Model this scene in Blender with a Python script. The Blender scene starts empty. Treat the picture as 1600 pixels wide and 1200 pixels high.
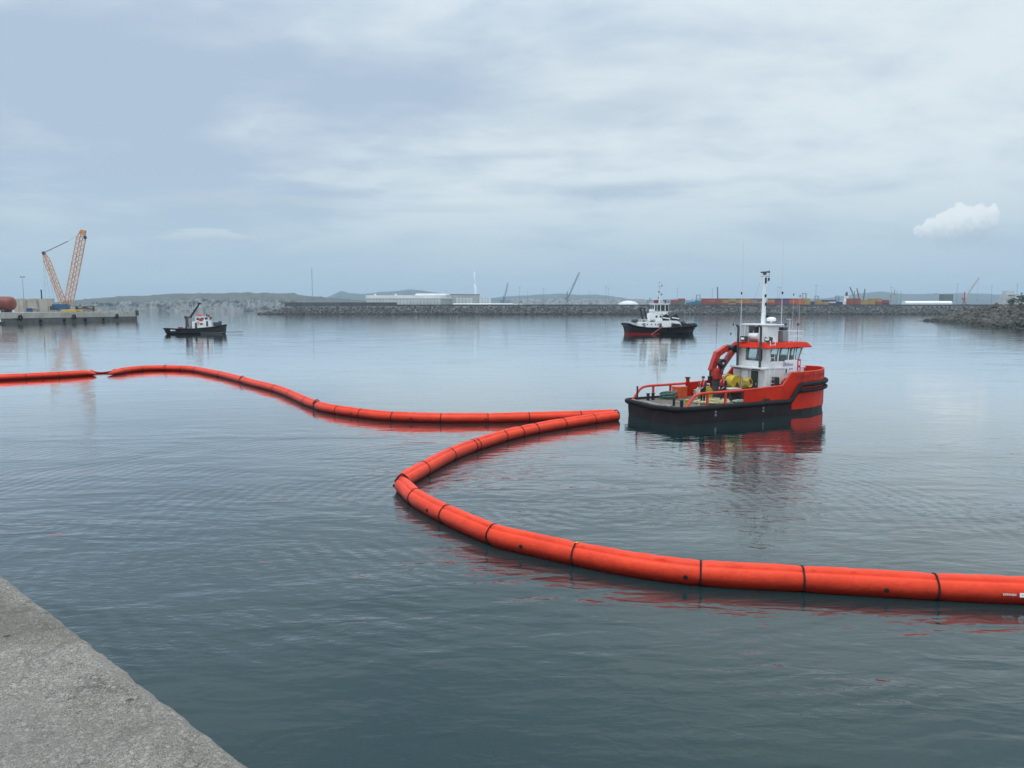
import bpy, bmesh, math, random
from mathutils import Vector, Matrix, Euler, noise as mnoise
R = math.radians
sc = bpy.context.scene
col = sc.collection
random.seed(7)

# ------------------------------------------------------------------ camera
CAM_H, FPX, PITCH = 7.0, 1156.0, R(5.7)
cam_d = bpy.data.cameras.new('camera'); cam = bpy.data.objects.new('camera', cam_d); col.objects.link(cam)
cam_d.sensor_width = 36.0; cam_d.lens = FPX / 1600 * 36.0
cam_d.clip_start = 0.1; cam_d.clip_end = 80000
cam.location = (0, 0, CAM_H); cam.rotation_euler = (R(90) - PITCH, 0, 0)
sc.camera = cam

# ------------------------------------------------------------------ colour management / render
sc.view_settings.view_transform = 'Standard'; sc.view_settings.look = 'None'
sc.view_settings.exposure = 0.0; sc.view_settings.gamma = 1.0
sc.render.engine = 'CYCLES'
sc.cycles.use_denoising = True
sc.cycles.max_bounces = 6; sc.cycles.diffuse_bounces = 2; sc.cycles.glossy_bounces = 3
sc.cycles.transmission_bounces = 4; sc.cycles.volume_bounces = 0
sc.cycles.sample_clamp_indirect = 4.0

# ------------------------------------------------------------------ node helper
class NT:
    def __init__(s, tree):
        s.t = tree; s.n = tree.nodes; s.l = tree.links; s.n.clear()
    def node(s, typ, **kw):
        nd = s.n.new(typ)
        for k, v in kw.items():
            if k.startswith('i_'):
                nd.inputs[k[2:].replace('_', ' ')].default_value = v
            else:
                setattr(nd, k, v)
        return nd
    def put(s, sock, v):
        if isinstance(v, bpy.types.NodeSocket): s.l.new(v, sock)
        elif v is not None: sock.default_value = v
    def m(s, op, a, b=None, c=None, clamp=False):
        nd = s.n.new('ShaderNodeMath'); nd.operation = op; nd.use_clamp = clamp
        for i, v in enumerate((a, b, c)):
            if v is not None: s.put(nd.inputs[i], v)
        return nd.outputs[0]
    def vm(s, op, a, b=None, out=0):
        nd = s.n.new('ShaderNodeVectorMath'); nd.operation = op
        s.put(nd.inputs[0], a)
        if b is not None: s.put(nd.inputs[1], b)
        return nd.outputs[out]
    def comb(s, x, y, z):
        nd = s.n.new('ShaderNodeCombineXYZ')
        for i, v in enumerate((x, y, z)): s.put(nd.inputs[i], v)
        return nd.outputs[0]
    def mix(s, f, a, b, typ='MIX'):
        nd = s.n.new('ShaderNodeMix'); nd.data_type = 'RGBA'; nd.blend_type = typ; nd.clamp_factor = True
        s.put(nd.inputs[0], f); s.put(nd.inputs[6], a); s.put(nd.inputs[7], b)
        return nd.outputs[2]
    def step(s, v, a, b):
        nd = s.n.new('ShaderNodeMapRange'); nd.interpolation_type = 'SMOOTHSTEP'; nd.clamp = True
        s.put(nd.inputs[0], v); nd.inputs[1].default_value = a; nd.inputs[2].default_value = b
        return nd.outputs[0]
    def noise(s, vec, scale, detail=4, rough=.55, dist=0.0, out=0):
        nd = s.n.new('ShaderNodeTexNoise'); nd.inputs['Scale'].default_value = scale
        nd.inputs['Detail'].default_value = detail; nd.inputs['Roughness'].default_value = rough
        nd.inputs['Distortion'].default_value = dist
        if vec is not None: s.l.new(vec, nd.inputs['Vector'])
        return nd.outputs[out]
    def mapping(s, vec, loc=(0,0,0), rot=(0,0,0), scale=(1,1,1)):
        nd = s.n.new('ShaderNodeMapping')
        nd.inputs['Location'].default_value = loc; nd.inputs['Rotation'].default_value = rot; nd.inputs['Scale'].default_value = scale
        s.l.new(vec, nd.inputs['Vector']); return nd.outputs[0]

# ------------------------------------------------------------------ sky and sun
SUN_EL, SUN_AZ = R(70), R(214)      # azimuth clockwise from +Y: behind the photographer, to the left
world = bpy.data.worlds.new('World'); sc.world = world; world.use_nodes = True
w = NT(world.node_tree)
tc = w.node('ShaderNodeTexCoord'); D = tc.outputs['Generated']
sep = w.node('ShaderNodeSeparateXYZ'); w.l.new(D, sep.inputs[0]); dx, dy, dz = sep.outputs
zc = w.m('MAXIMUM', dz, 0.0)
inv = w.m('DIVIDE', 1.0, w.m('ADD', zc, 0.16))
P = w.comb(w.m('MULTIPLY', dx, inv), w.m('MULTIPLY', dy, inv), 0.0)
P = w.mapping(P, loc=(60.1, 33.7, 0.0))
warp = w.noise(P, 0.9, 3, .5, out=1)
Pw = w.vm('ADD', P, w.vm('MULTIPLY', warp, (0.55, 0.35, 0)))
n_big = w.noise(Pw, 0.62, 5, .50)
n_med = w.noise(w.mapping(Pw, loc=(4.2, 1.3, 0), scale=(1.0, 1.4, 1)), 1.5, 7, .56)
cover = w.m('ADD', w.m('MULTIPLY', n_big, 0.56), w.m('MULTIPLY', n_med, 0.44))
# thinner, brighter cloud towards the right of the harbour
cover = w.m('ADD', cover, w.m('MULTIPLY', w.step(dx, -0.45, 0.5), 0.10))
bright = w.step(cover, 0.43, 0.64)
low = w.step(dz, 0.02, 0.20)
base = w.mix(low, (0.480, 0.632, 0.748, 1), (0.470, 0.585, 0.728, 1))
lit = w.mix(low, (0.600, 0.735, 0.800, 1), (0.800, 0.890, 0.925, 1))
cl = w.mix(w.m('MULTIPLY', bright, w.step(dz, -0.02, 0.17)), base, lit)
# an overcast dome grows brighter towards the zenith
zen = w.m('ADD', 1.0, w.m('MULTIPLY', w.step(dz, 0.28, 0.95), 1.3))
az = w.m('ARCTAN2', dx, dy)
el = w.m('DIVIDE', dz, w.m('SQRT', w.m('ADD', w.m('MULTIPLY', dx, dx), w.m('MULTIPLY', dy, dy))))
def puff(cin, az0, el0, wa, we, skew, lo, hi, amt, tint, seed, nsc=1.6, k1=1.5, k2=1.2, e0_=-0.9, e1_=0.25):
    u = w.m('DIVIDE', w.m('SUBTRACT', az, az0), wa)
    v0 = w.m('DIVIDE', w.m('SUBTRACT', el, el0), we)
    v = w.m('SUBTRACT', v0, w.m('MULTIPLY', u, skew))
    q = w.comb(u, v, seed)
    nz = w.m('SUBTRACT', w.noise(q, nsc, 7, .58), 0.5)
    nz2 = w.m('SUBTRACT', w.noise(q, nsc * .6, 3, .5), 0.5)
    vb = w.m('MULTIPLY', v, w.m('ADD', 1.0, w.m('MULTIPLY', w.step(v, -0.1, -0.6), 0.15)))
    f = w.m('SUBTRACT', 1.0, w.m('ADD', w.m('MULTIPLY', u, u), w.m('MULTIPLY', vb, vb)))
    f = w.m('ADD', f, w.m('ADD', w.m('MULTIPLY', nz, k1), w.m('MULTIPLY', nz2, k2)))
    edge = w.step(v, e0_, e1_)                       # the underside melts into the haze
    a = w.m('MULTIPLY', w.step(f, lo, hi), w.m('MULTIPLY', edge, amt))
    br = w.step(w.m('ADD', w.m('ADD', v, w.m('MULTIPLY', u, -0.35)), w.m('MULTIPLY', nz, 1.6)), -0.65, 0.45)
    c = w.mix(br, (0.45, 0.565, 0.69, 1), tint)
    return w.mix(a, cin, c)
W_ = (0.80, 0.895, 0.925, 1)
cl = puff(cl, 0.120, 0.278, 0.20, 0.062, 0.05, -0.1, 1.3, 0.75, W_, 5.2, 1.3, 1.6, 1.4, -1.6, -0.6)      # thin bright breaks in the cloud sheet
cl = puff(cl, -0.015, 0.208, 0.125, 0.018, -0.03, 0.0, 1.2, 0.62, W_, 2.6, 1.2, 1.5, 1.2, -1.4, -0.4)
cl = puff(cl, 0.180, 0.166, 0.17, 0.017, -0.03, 0.0, 1.2, 0.62, W_, 9.4, 1.2, 1.5, 1.2, -1.4, -0.4)
cl = puff(cl, -0.130, 0.137, 0.17, 0.014, 0.03, 0.0, 1.3, 0.40, W_, 4.9, 1.2, 1.5, 1.2, -1.4, -0.4)
def _dir(px, py):
    a, b = (px - 800) / FPX, (600 - py) / FPX; c_, s_ = math.cos(PITCH), math.sin(PITCH)
    y, z = c_ + b * s_, -s_ + b * c_; return math.atan2(a, y), z / math.hypot(a, y)
def cumulus(cin, lumps, tint):
    """one small cumulus: a heap of round lumps with ragged edges, lit from above, its base lost in the haze"""
    f = None; q = w.comb(w.m('MULTIPLY', az, 60.0), w.m('MULTIPLY', el, 60.0), 2.0)
    wv = w.vm('MULTIPLY', w.vm('SUBTRACT', w.noise(q, 1.1, 5, .6, out=1), (.5, .5, .5)), (.016, .016, 0))
    sw = w.node('ShaderNodeSeparateXYZ'); w.l.new(wv, sw.inputs[0]); a2, e2 = w.m('ADD', az, sw.outputs[0]), w.m('ADD', el, sw.outputs[1])
    els = []
    for px, py, r_ in lumps:
        a0, e0_ = _dir(px, py); els.append(e0_)
        du = w.m('DIVIDE', w.m('SUBTRACT', a2, a0), r_ * 6.4e-4); dv = w.m('DIVIDE', w.m('SUBTRACT', e2, e0_), r_ * 7.4e-4)
        g = w.m('SUBTRACT', 1.0, w.m('ADD', w.m('MULTIPLY', du, du), w.m('MULTIPLY', dv, dv)))
        f = g if f is None else w.m('SMOOTH_MAX', f, g, .3)
    nz = w.m('SUBTRACT', w.noise(q, 2.2, 6, .62), .5); em = sum(els) / len(els)
    under = w.step(w.m('ADD', el, w.m('MULTIPLY', nz, .012)), em - .036, em - .012)
    al = w.m('MULTIPLY', w.step(w.m('ADD', f, w.m('MULTIPLY', nz, 1.0)), .02, .42), under)
    br = w.step(w.m('ADD', w.m('ADD', el, w.m('MULTIPLY', nz, .022)), w.m('MULTIPLY', w.m('SUBTRACT', az, .537), -.14)), em - .020, em + .012)
    return w.mix(al, cin, w.mix(br, (0.49, 0.60, 0.71, 1), tint))
cl = cumulus(cl, [(1500, 340, 26), (1526, 334, 20), (1480, 350, 25), (1456, 357, 18), (1436, 361, 12), (1510, 360, 34), (1550, 332, 13), (1484, 368, 28), (1540, 348, 20)], (0.90, 0.965, 0.98, 1))
cl = puff(cl, -0.385, 0.0890, 0.070, 0.0125, 0.02, 0.25, 0.60, 0.75, (0.66, 0.76, 0.81, 1), 8.1, 1.9)
cl = puff(cl, -0.345, 0.1330, 0.16, 0.020, 0.02, 0.10, 1.0, 0.45, (0.60, 0.70, 0.75, 1), 1.7, 1.3)
cl = w.mix(1.0, cl, w.comb(zen, zen, zen), 'MULTIPLY')
sky = w.node('ShaderNodeTexSky'); sky.sky_type = 'NISHITA'; sky.sun_disc = False
sky.sun_elevation = SUN_EL; sky.sun_rotation = SUN_AZ; sky.air_density = 1.0; sky.dust_density = 2.0
cl10 = w.vm('MULTIPLY', cl, (10, 10, 10))
skycol = w.mix(0.93, sky.outputs[0], cl10)
bg = w.node('ShaderNodeBackground'); bg.inputs['Strength'].default_value = 0.1
w.l.new(skycol, bg.inputs['Color'])
wo = w.node('ShaderNodeOutputWorld'); w.l.new(bg.outputs[0], wo.inputs['Surface'])
world.cycles.sampling_method = 'MANUAL'; world.cycles.sample_map_resolution = 512

sun_d = bpy.data.lights.new('sun', 'SUN'); sun_d.energy = 1.3; sun_d.angle = R(25); sun_d.color = (1.0, 0.97, 0.93)
sun = bpy.data.objects.new('sun', sun_d); col.objects.link(sun)
sdir = Vector((math.sin(SUN_AZ) * math.cos(SUN_EL), math.cos(SUN_AZ) * math.cos(SUN_EL), math.sin(SUN_EL)))
sun.rotation_euler = sdir.to_track_quat('Z', 'Y').to_euler()

# ------------------------------------------------------------------ pixel -> place (photograph is 1600 x 1200)
_c, _s = math.cos(PITCH), math.sin(PITCH)
def ray(px, py):
    a, b = (px - 800) / FPX, -(py - 600) / FPX
    return Vector((a, _c + b * _s, -_s + b * _c))
def on_z(px, py, z=0.0):
    r = ray(px, py); t = (z - CAM_H) / r.z
    return Vector((r.x * t, r.y * t, z))
def at(px, py, Y):
    r = ray(px, py); t = Y / r.y
    return Vector((r.x * t, Y, CAM_H + r.z * t))

# ------------------------------------------------------------------ materials
MATS = {}
def mat(name, c, rough=.55, metal=0.0, var=.12, vscale=2.0, bump=0.0, bscale=30.0, spec=.5, streak=None, coat=0.0, emit=None):
    if name in MATS: return MATS[name]
    m_ = bpy.data.materials.new(name); m_.use_nodes = True; t = NT(m_.node_tree)
    out = t.node('ShaderNodeOutputMaterial'); b = t.node('ShaderNodeBsdfPrincipled'); t.l.new(b.outputs[0], out.inputs[0])
    co = t.node('ShaderNodeTexCoord').outputs['Object']
    n1 = t.noise(co, vscale, 5, .6)
    lo = tuple(x * (1 - var) for x in c) + (1,); hi = tuple(min(1, x * (1 + var)) for x in c) + (1,)
    base = t.mix(t.step(n1, .3, .7), lo, hi)
    if streak:
        sm = t.mapping(co, scale=(streak[1], streak[1], streak[1] * .18))
        base = t.mix(t.m('MULTIPLY', t.step(t.noise(sm, 1.0, 6, .65), .56, .72), streak[2]), base, tuple(streak[0]) + (1,))
    t.l.new(base, b.inputs['Base Color'])
    rr = t.m('ADD', rough - .06, t.m('MULTIPLY', n1, .12), clamp=True); t.l.new(rr, b.inputs['Roughness'])
    b.inputs['Metallic'].default_value = metal; b.inputs['Specular IOR Level'].default_value = spec
    b.inputs['Coat Weight'].default_value = coat
    if bump:
        bn = t.node('ShaderNodeBump'); bn.inputs['Strength'].default_value = 1.0; bn.inputs['Distance'].default_value = bump
        t.l.new(t.noise(co, bscale, 4, .6), bn.inputs['Height']); t.l.new(bn.outputs[0], b.inputs['Normal'])
    MATS[name] = m_; return m_

RUST = (0.16, 0.07, 0.035)
red_paint = mat('red_paint', (0.52, 0.026, 0.010), .55, spec=.12, var=.16, vscale=.8, streak=((0.20, .028, .02), 1.6, .8))
rail_red = mat('rail_red', (0.58, 0.045, 0.027), .5, spec=.3, var=.15, vscale=2)
hull_dark = mat('hull_dark', (0.026, 0.018, 0.021), .55, spec=.2, var=.3, vscale=.8, streak=((.07, .045, .04), 1.2, .6))
boot_red = mat('boot_red', (0.45, 0.03, 0.03), .5)
rubber = mat('rubber', (0.016, 0.017, 0.019), .8, spec=.2, var=.3, vscale=3, bump=.01, bscale=12)
white_paint = mat('white_paint', (0.78, 0.79, 0.78), .4, var=.06, vscale=1.5, streak=((.42, .35, .27), 2.2, .55))
white_clean = mat('white_clean', (0.80, 0.81, 0.81), .4, var=.04)
light_grey = mat('light_grey', (0.50, 0.51, 0.51), .5, var=.1)
mid_grey = mat('mid_grey', (0.25, 0.26, 0.27), .6, var=.15)
dark_steel = mat('dark_steel', (0.055, 0.06, 0.065), .55, var=.25, vscale=4)
black_paint = mat('black_paint', (0.015, 0.016, 0.018), .45, var=.3)
wood_deck = mat('wood_deck', (0.115, 0.100, 0.085), .8, var=.45, vscale=1.3, bump=.01, bscale=16, streak=((.20, .19, .18), 2.4, .8))
worn_steel = mat('worn_steel', (0.20, 0.19, 0.18), .6, var=.35, vscale=3, streak=(RUST, 2.5, .6))
yellow = mat('yellow', (0.52, 0.36, 0.025), .5, var=.2, vscale=4)
pale_rope = mat('pale_rope', (0.52, 0.48, 0.28), .85, var=.25, vscale=8, bump=.01, bscale=60)
green_rope = mat('green_rope', (0.085, 0.16, 0.13), .85, var=.3, vscale=8, bump=.01, bscale=60)
orange_paint = mat('orange_paint', (0.64, 0.10, 0.03), .5, var=.15, vscale=3)
crane_red = mat('crane_red', (0.46, 0.040, 0.028), .42, var=.15, vscale=1.5)
lattice_orange = mat('lattice_orange', (0.56, 0.29, 0.15), .6, var=.25, vscale=.4)
blue_paint = mat('blue_paint', (0.035, 0.095, 0.20), .5, var=.2, vscale=.6)
skin_m = mat('skin', (0.50, 0.28, 0.19), .55, var=.06)
navy = mat('navy_cloth', (0.022, 0.026, 0.042), .85, var=.2, vscale=6)
vest_m = mat('vest_red', (0.55, 0.07, 0.05), .7, var=.15, vscale=8)
hair_dark = mat('hair_dark', (0.025, 0.02, 0.018), .7)
hair_grey = mat('hair_grey', (0.42, 0.40, 0.38), .8)
sign_white = mat('sign_white', (0.82, 0.82, 0.82), .4, var=.02)
sign_blue = mat('sign_blue', (0.04, 0.06, 0.30), .5, var=.05)
sign_red = mat('sign_red', (0.50, 0.012, 0.05), .5, var=.05)
name_dark = mat('name_dark', (0.13, 0.014, 0.010), .5, var=.1)
concrete_far = mat('concrete_far', (0.36, 0.34, 0.31), .9, var=.18, vscale=.12, streak=((.17, .16, .15), .25, .7))
concrete_dark = mat('concrete_dark', (0.085, 0.088, 0.085), .9, var=.3, vscale=.2, streak=((.05, .055, .05), .3, .6))
wall_beige = mat('wall_beige', (0.40, 0.37, 0.32), .9, var=.2, vscale=.1, streak=((.22, .20, .18), .2, .8))
tank_red = mat('tank_red', (0.19, 0.050, 0.034), .6, var=.25, vscale=.25)
glass = bpy.data.materials.new('window_glass'); glass.use_nodes = True
_t = NT(glass.node_tree); _o = _t.node('ShaderNodeOutputMaterial'); _b = _t.node('ShaderNodeBsdfPrincipled'); _t.l.new(_b.outputs[0], _o.inputs[0])
_b.inputs['Base Color'].default_value = (.86, .96, .94, 1); _b.inputs['Roughness'].default_value = .0; _b.inputs['Transmission Weight'].default_value = .96; _b.inputs['IOR'].default_value = 1.5
dark_glass = mat('dark_glass', (0.02, 0.03, 0.034), .08, var=.1, spec=.8)

def make_boom_mat():
    m_ = bpy.data.materials.new('boom_fabric'); m_.use_nodes = True; t = NT(m_.node_tree)
    out = t.node('ShaderNodeOutputMaterial'); b = t.node('ShaderNodeBsdfPrincipled'); t.l.new(b.outputs[0], out.inputs[0])
    co = t.node('ShaderNodeTexCoord').outputs['Object']
    n = t.noise(co, 1.2, 5, .6)
    c = t.mix(t.step(n, .3, .7), (0.68, 0.042, 0.011, 1), (0.80, 0.055, 0.015, 1))
    # dried salt and scuffs on the fabric
    n2 = t.noise(co, 5.0, 7, .7)
    c = t.mix(t.m('MULTIPLY', t.step(n2, .58, .75), .28), c, (0.82, 0.16, 0.08, 1))
    n3 = t.noise(t.mapping(co, loc=(3, 9, 2)), 2.3, 6, .7)
    c = t.mix(t.m('MULTIPLY', t.step(n3, .60, .76), .45), c, (0.36, 0.03, 0.018, 1))
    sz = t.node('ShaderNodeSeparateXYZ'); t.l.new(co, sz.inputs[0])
    wet_shade = t.step(t.m('ADD', sz.outputs[2], t.m('MULTIPLY', t.noise(co, 2.2, 5, .65), .16)), .54, .16)      # soaked, slimed waterline fabric, with the underside's shade painted into the colour
    c = t.mix(t.m('MULTIPLY', wet_shade, .88), c, (0.15, 0.008, 0.005, 1))
    t.l.new(c, b.inputs['Base Color'])
    b.inputs['Roughness'].default_value = .45; b.inputs['Specular IOR Level'].default_value = .28
    bn = t.node('ShaderNodeBump'); bn.inputs['Strength'].default_value = 1; bn.inputs['Distance'].default_value = .028
    h = t.m('ADD', t.noise(co, 3.0, 5, .62, .8), t.m('MULTIPLY', t.noise(t.mapping(co, scale=(1, 1, .45)), 11, 3, .6, 1.0), .30))
    t.l.new(h, bn.inputs['Height']); t.l.new(bn.outputs[0], b.inputs['Normal'])
    return m_
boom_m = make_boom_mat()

def make_water():
    m_ = bpy.data.materials.new('harbour_water'); m_.use_nodes = True; t = NT(m_.node_tree)
    out = t.node('ShaderNodeOutputMaterial'); body = t.node('ShaderNodeBsdfDiffuse'); gl = t.node('ShaderNodeBsdfGlossy'); mx = t.node('ShaderNodeMixShader')
    fr = t.node('ShaderNodeFresnel'); fr.inputs['IOR'].default_value = 1.333
    t.l.new(t.m('SUBTRACT', t.m('MULTIPLY', fr.outputs[0], 1.68), .025, clamp=True), mx.inputs[0])
    t.l.new(body.outputs[0], mx.inputs[1]); t.l.new(gl.outputs[0], mx.inputs[2]); t.l.new(mx.outputs[0], out.inputs[0])
    body.inputs['Color'].default_value = (0.0080, 0.029, 0.031, 1); gl.inputs['Color'].default_value = (1, 1, 1, 1); gl.inputs['Roughness'].default_value = .03
    co = t.node('ShaderNodeTexCoord').outputs['Object']
    # patches of ruffled and slack water
    patch = t.step(t.noise(t.mapping(co, loc=(11, 4, 0), rot=(0, 0, R(12)), scale=(.035, .075, 1)), 1.0, 4, .55, .6), .40, .66)
    patch2 = t.step(t.noise(t.mapping(co, loc=(2, 31, 0), rot=(0, 0, R(-20)), scale=(.09, .16, 1)), 1.0, 3, .5, .8), .38, .68)
    swell = t.noise(t.mapping(co, rot=(0, 0, R(8)), scale=(.10, .22, 1)), 1.0, 3, .5, .4)
    rip1 = t.noise(t.mapping(co, rot=(0, 0, R(-6)), scale=(.45, 1.15, 1)), 1.0, 3, .5, .5)
    rip2 = t.noise(t.mapping(co, rot=(0, 0, R(24)), scale=(1.6, 3.6, 1)), 1.0, 3, .55, .5)
    rip3 = t.noise(t.mapping(co, rot=(0, 0, R(-28)), scale=(4.5, 8.5, 1)), 1.0, 2, .5, .3)
    sy = t.node('ShaderNodeSeparateXYZ'); t.l.new(co, sy.inputs[0])
    # wind and wash ruffle the water along the quay; the basin beyond lies calmer
    near = t.m('ADD', .17, t.m('MULTIPLY', t.step(t.m('ADD', sy.outputs[1], t.m('MULTIPLY', patch2, 8.0)), 52, 20), .88))
    arcs = t.n.new('ShaderNodeTexWave'); arcs.wave_type = 'RINGS'; arcs.rings_direction = 'SPHERICAL'; arcs.wave_profile = 'SIN'
    arcs.inputs['Scale'].default_value = .55; arcs.inputs['Distortion'].default_value = 5.0; arcs.inputs['Detail'].default_value = 3.0; arcs.inputs['Detail Scale'].default_value = .8
    t.l.new(t.mapping(co, loc=(-3.0, -26.0, 0)), arcs.inputs['Vector'])
    rp = t.m('MULTIPLY', rip1, t.m('ADD', .042, t.m('MULTIPLY', patch, .058)))
    rp = t.m('ADD', rp, t.m('MULTIPLY', rip2, t.m('ADD', .009, t.m('MULTIPLY', patch2, .026))))
    rp = t.m('ADD', rp, t.m('MULTIPLY', rip3, t.m('MULTIPLY', t.m('MULTIPLY', patch, patch2), .013)))
    rp = t.m('ADD', rp, t.m('MULTIPLY', arcs.outputs['Fac'], t.m('MULTIPLY', patch2, .014)))
    h = t.m('ADD', t.m('MULTIPLY', swell, t.m('ADD', .008, t.m('MULTIPLY', near, .15))), t.m('MULTIPLY', rp, near))
    bn = t.node('ShaderNodeBump'); bn.inputs['Strength'].default_value = 1.0; bn.inputs['Distance'].default_value = 1.0
    t.l.new(h, bn.inputs['Height'])
    for q in (gl, fr): t.l.new(bn.outputs[0], q.inputs['Normal'])
    return m_

def make_concrete():
    m_ = bpy.data.materials.new('quay_concrete'); m_.use_nodes = True; t = NT(m_.node_tree)
    out = t.node('ShaderNodeOutputMaterial'); b = t.node('ShaderNodeBsdfPrincipled'); t.l.new(b.outputs[0], out.inputs[0])
    co = t.node('ShaderNodeTexCoord').outputs['Object']
    def vor(scale, feat='F1', out=0):
        v = t.n.new('ShaderNodeTexVoronoi'); v.feature = feat; v.inputs['Scale'].default_value = scale
        t.l.new(wco, v.inputs['Vector']); return v.outputs[out]
    wco = t.vm('ADD', co, t.vm('MULTIPLY', t.noise(co, 40, 2, .5, out=1), (.012, .012, .012)))
    n1 = t.noise(co, 1.4, 6, .62); n2 = t.noise(co, 9, 5, .65)
    c = t.mix(t.step(n1, .28, .72), (0.370, 0.328, 0.270, 1), (0.500, 0.446, 0.374, 1))
    c = t.mix(t.m('MULTIPLY', t.step(n2, .52, .70), .75), c, (0.130, 0.122, 0.105, 1))
    # exposed aggregate: stones of different shades
    vc = vor(300, 'F1', 1); sepv = t.node('ShaderNodeSeparateColor'); t.l.new(vc, sepv.inputs[0])
    c = t.mix(t.m('MULTIPLY', t.step(sepv.outputs[0], .60, .90), .85), c, (0.72, 0.69, 0.63, 1))
    c = t.mix(t.m('MULTIPLY', t.step(sepv.outputs[1], .66, .95), .80), c, (0.070, 0.066, 0.060, 1))
    vc2 = vor(85, 'F1', 1); sep2 = t.node('ShaderNodeSeparateColor'); t.l.new(vc2, sep2.inputs[0])
    c = t.mix(t.m('MULTIPLY', t.step(sep2.outputs[0], .80, .92), .75), c, (0.70, 0.67, 0.62, 1))
    # broad stains, a worn paler rim and dirt gathered in a strip behind it
    dot = t.vm('DOT_PRODUCT', t.vm('SUBTRACT', co, tuple(e0)), tuple(qn), out=1)
    big = t.noise(t.mapping(co, loc=(1, 8, 0)), .9, 5, .6, .6)
    c = t.mix(t.m('MULTIPLY', t.step(big, .50, .68), .50), c, (0.135, 0.118, 0.095, 1))
    c = t.mix(t.m('MULTIPLY', t.step(big, .46, .30), .35), c, (0.36, 0.335, 0.30, 1))
    wob = t.m('ADD', dot, t.m('MULTIPLY', t.m('SUBTRACT', t.noise(co, 3.0, 5, .65), .5), .34))
    strip_ = t.m('MULTIPLY', t.step(wob, .03, .12), t.step(wob, .34, .18))
    c = t.mix(t.m('MULTIPLY', t.m('MULTIPLY', strip_, t.step(t.noise(co, 2.2, 6, .75, 1.0), .46, .66)), .62), c, (0.105, 0.092, 0.060, 1))
    c = t.mix(t.m('MULTIPLY', t.step(wob, .06, .0), .45), c, (0.36, 0.335, 0.30, 1))
    pit = t.n.new('ShaderNodeTexVoronoi'); pit.inputs['Scale'].default_value = 3.2; t.l.new(wco, pit.inputs['Vector'])
    c = t.mix(t.m('MULTIPLY', t.step(pit.outputs[0], .075, .045), .85), c, (0.045, 0.042, 0.038, 1))
    # olive lichen and dirt near the edge of the slab and in scattered patches
    n3 = t.noise(t.mapping(co, loc=(5, 2, 1)), 2.6, 6, .7)
    c = t.mix(t.m('MULTIPLY', t.step(n3, .60, .74), .6), c, (0.115, 0.105, 0.070, 1))
    t.l.new(c, b.inputs['Base Color']); b.inputs['Roughness'].default_value = .9
    h = t.m('ADD', t.m('MULTIPLY', vor(300), -.8), t.m('MULTIPLY', n2, .9))
    h = t.m('ADD', h, t.m('MULTIPLY', vor(85), -1.0))
    bn = t.node('ShaderNodeBump'); bn.inputs['Strength'].default_value = 1.0; bn.inputs['Distance'].default_value = .016
    t.l.new(h, bn.inputs['Height']); t.l.new(bn.outputs[0], b.inputs['Normal'])
    return m_

def make_rock(name, c1, c2, c3, sc_=.12, wet_shade=None):
    m_ = bpy.data.materials.new(name); m_.use_nodes = True; t = NT(m_.node_tree)
    out = t.node('ShaderNodeOutputMaterial'); b = t.node('ShaderNodeBsdfPrincipled'); t.l.new(b.outputs[0], out.inputs[0])
    co = t.node('ShaderNodeTexCoord').outputs['Object']
    geo = t.node('ShaderNodeNewGeometry')
    rnd = geo.outputs['Random Per Island']
    c = t.mix(rnd, tuple(c1) + (1,), tuple(c2) + (1,))
    c = t.mix(t.step(t.noise(co, sc_, 6, .65), .45, .70), c, tuple(c3) + (1,))
    c = t.mix(t.m('MULTIPLY', t.step(t.noise(co, sc_ * 6, 4, .65), .5, .7), .4), c, tuple(x * .5 for x in c3) + (1,))
    if wet_shade:   # weed and tide-darkened stone up to the high-water mark
        s2 = t.node('ShaderNodeSeparateXYZ'); t.l.new(co, s2.inputs[0])
        zz = t.m('ADD', s2.outputs[2], t.m('MULTIPLY', t.noise(co, .3, 4, .6), 1.5))
        c = t.mix(t.step(zz, wet_shade + 1.2, wet_shade - .3), c, (0.035, 0.038, 0.033, 1))
    t.l.new(c, b.inputs['Base Color']); b.inputs['Roughness'].default_value = .9
    return m_

# ------------------------------------------------------------------ geometry helpers: every shape is (verts, faces)
def box(c, s, rz=0.0, rx=0.0, ry=0.0, taper=1.0):
    e = Euler((rx, ry, rz)).to_matrix(); c = Vector(c); v = []
    for z in (-.5, .5):
        k = taper if z > 0 else 1.0
        for x, y in ((-.5, -.5), (.5, -.5), (.5, .5), (-.5, .5)):
            v.append(c + e @ Vector((x * s[0] * k, y * s[1] * k, z * s[2])))
    return v, [(3,2,1,0),(4,5,6,7),(0,1,5,4),(1,2,6,5),(2,3,7,6),(3,0,4,7)]
def frame_of(d, up=Vector((0, 0, 1))):
    d = d.normalized(); a = up.cross(d)
    if a.length < 1e-4: a = Vector((1, 0, 0)).cross(d)
    a.normalize(); return a, d.cross(a)
def tube(path, r, n=8, cap=True, closed=False):
    path = [Vector(p) for p in path]; N = len(path); v = []; f = []
    rr = r if isinstance(r, (list, tuple)) else [r] * N
    for i, p in enumerate(path):
        if closed: d = path[(i + 1) % N] - path[i - 1]
        else: d = path[min(i + 1, N - 1)] - path[max(i - 1, 0)]
        a, b = frame_of(d)
        for k in range(n):
            t = 2 * math.pi * k / n; v.append(p + (a * math.cos(t) + b * math.sin(t)) * rr[i])
    for i in range(N if closed else N - 1):
        j = (i + 1) % N
        for k in range(n):
            f.append((i * n + k, i * n + (k + 1) % n, j * n + (k + 1) % n, j * n + k))
    if cap and not closed:
        f.append(tuple(range(n - 1, -1, -1))); f.append(tuple((N - 1) * n + k for k in range(n)))
    return v, f
def cyl(p, q, r, n=12, r2=None): return tube([p, q], [r, r if r2 is None else r2], n)
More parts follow.
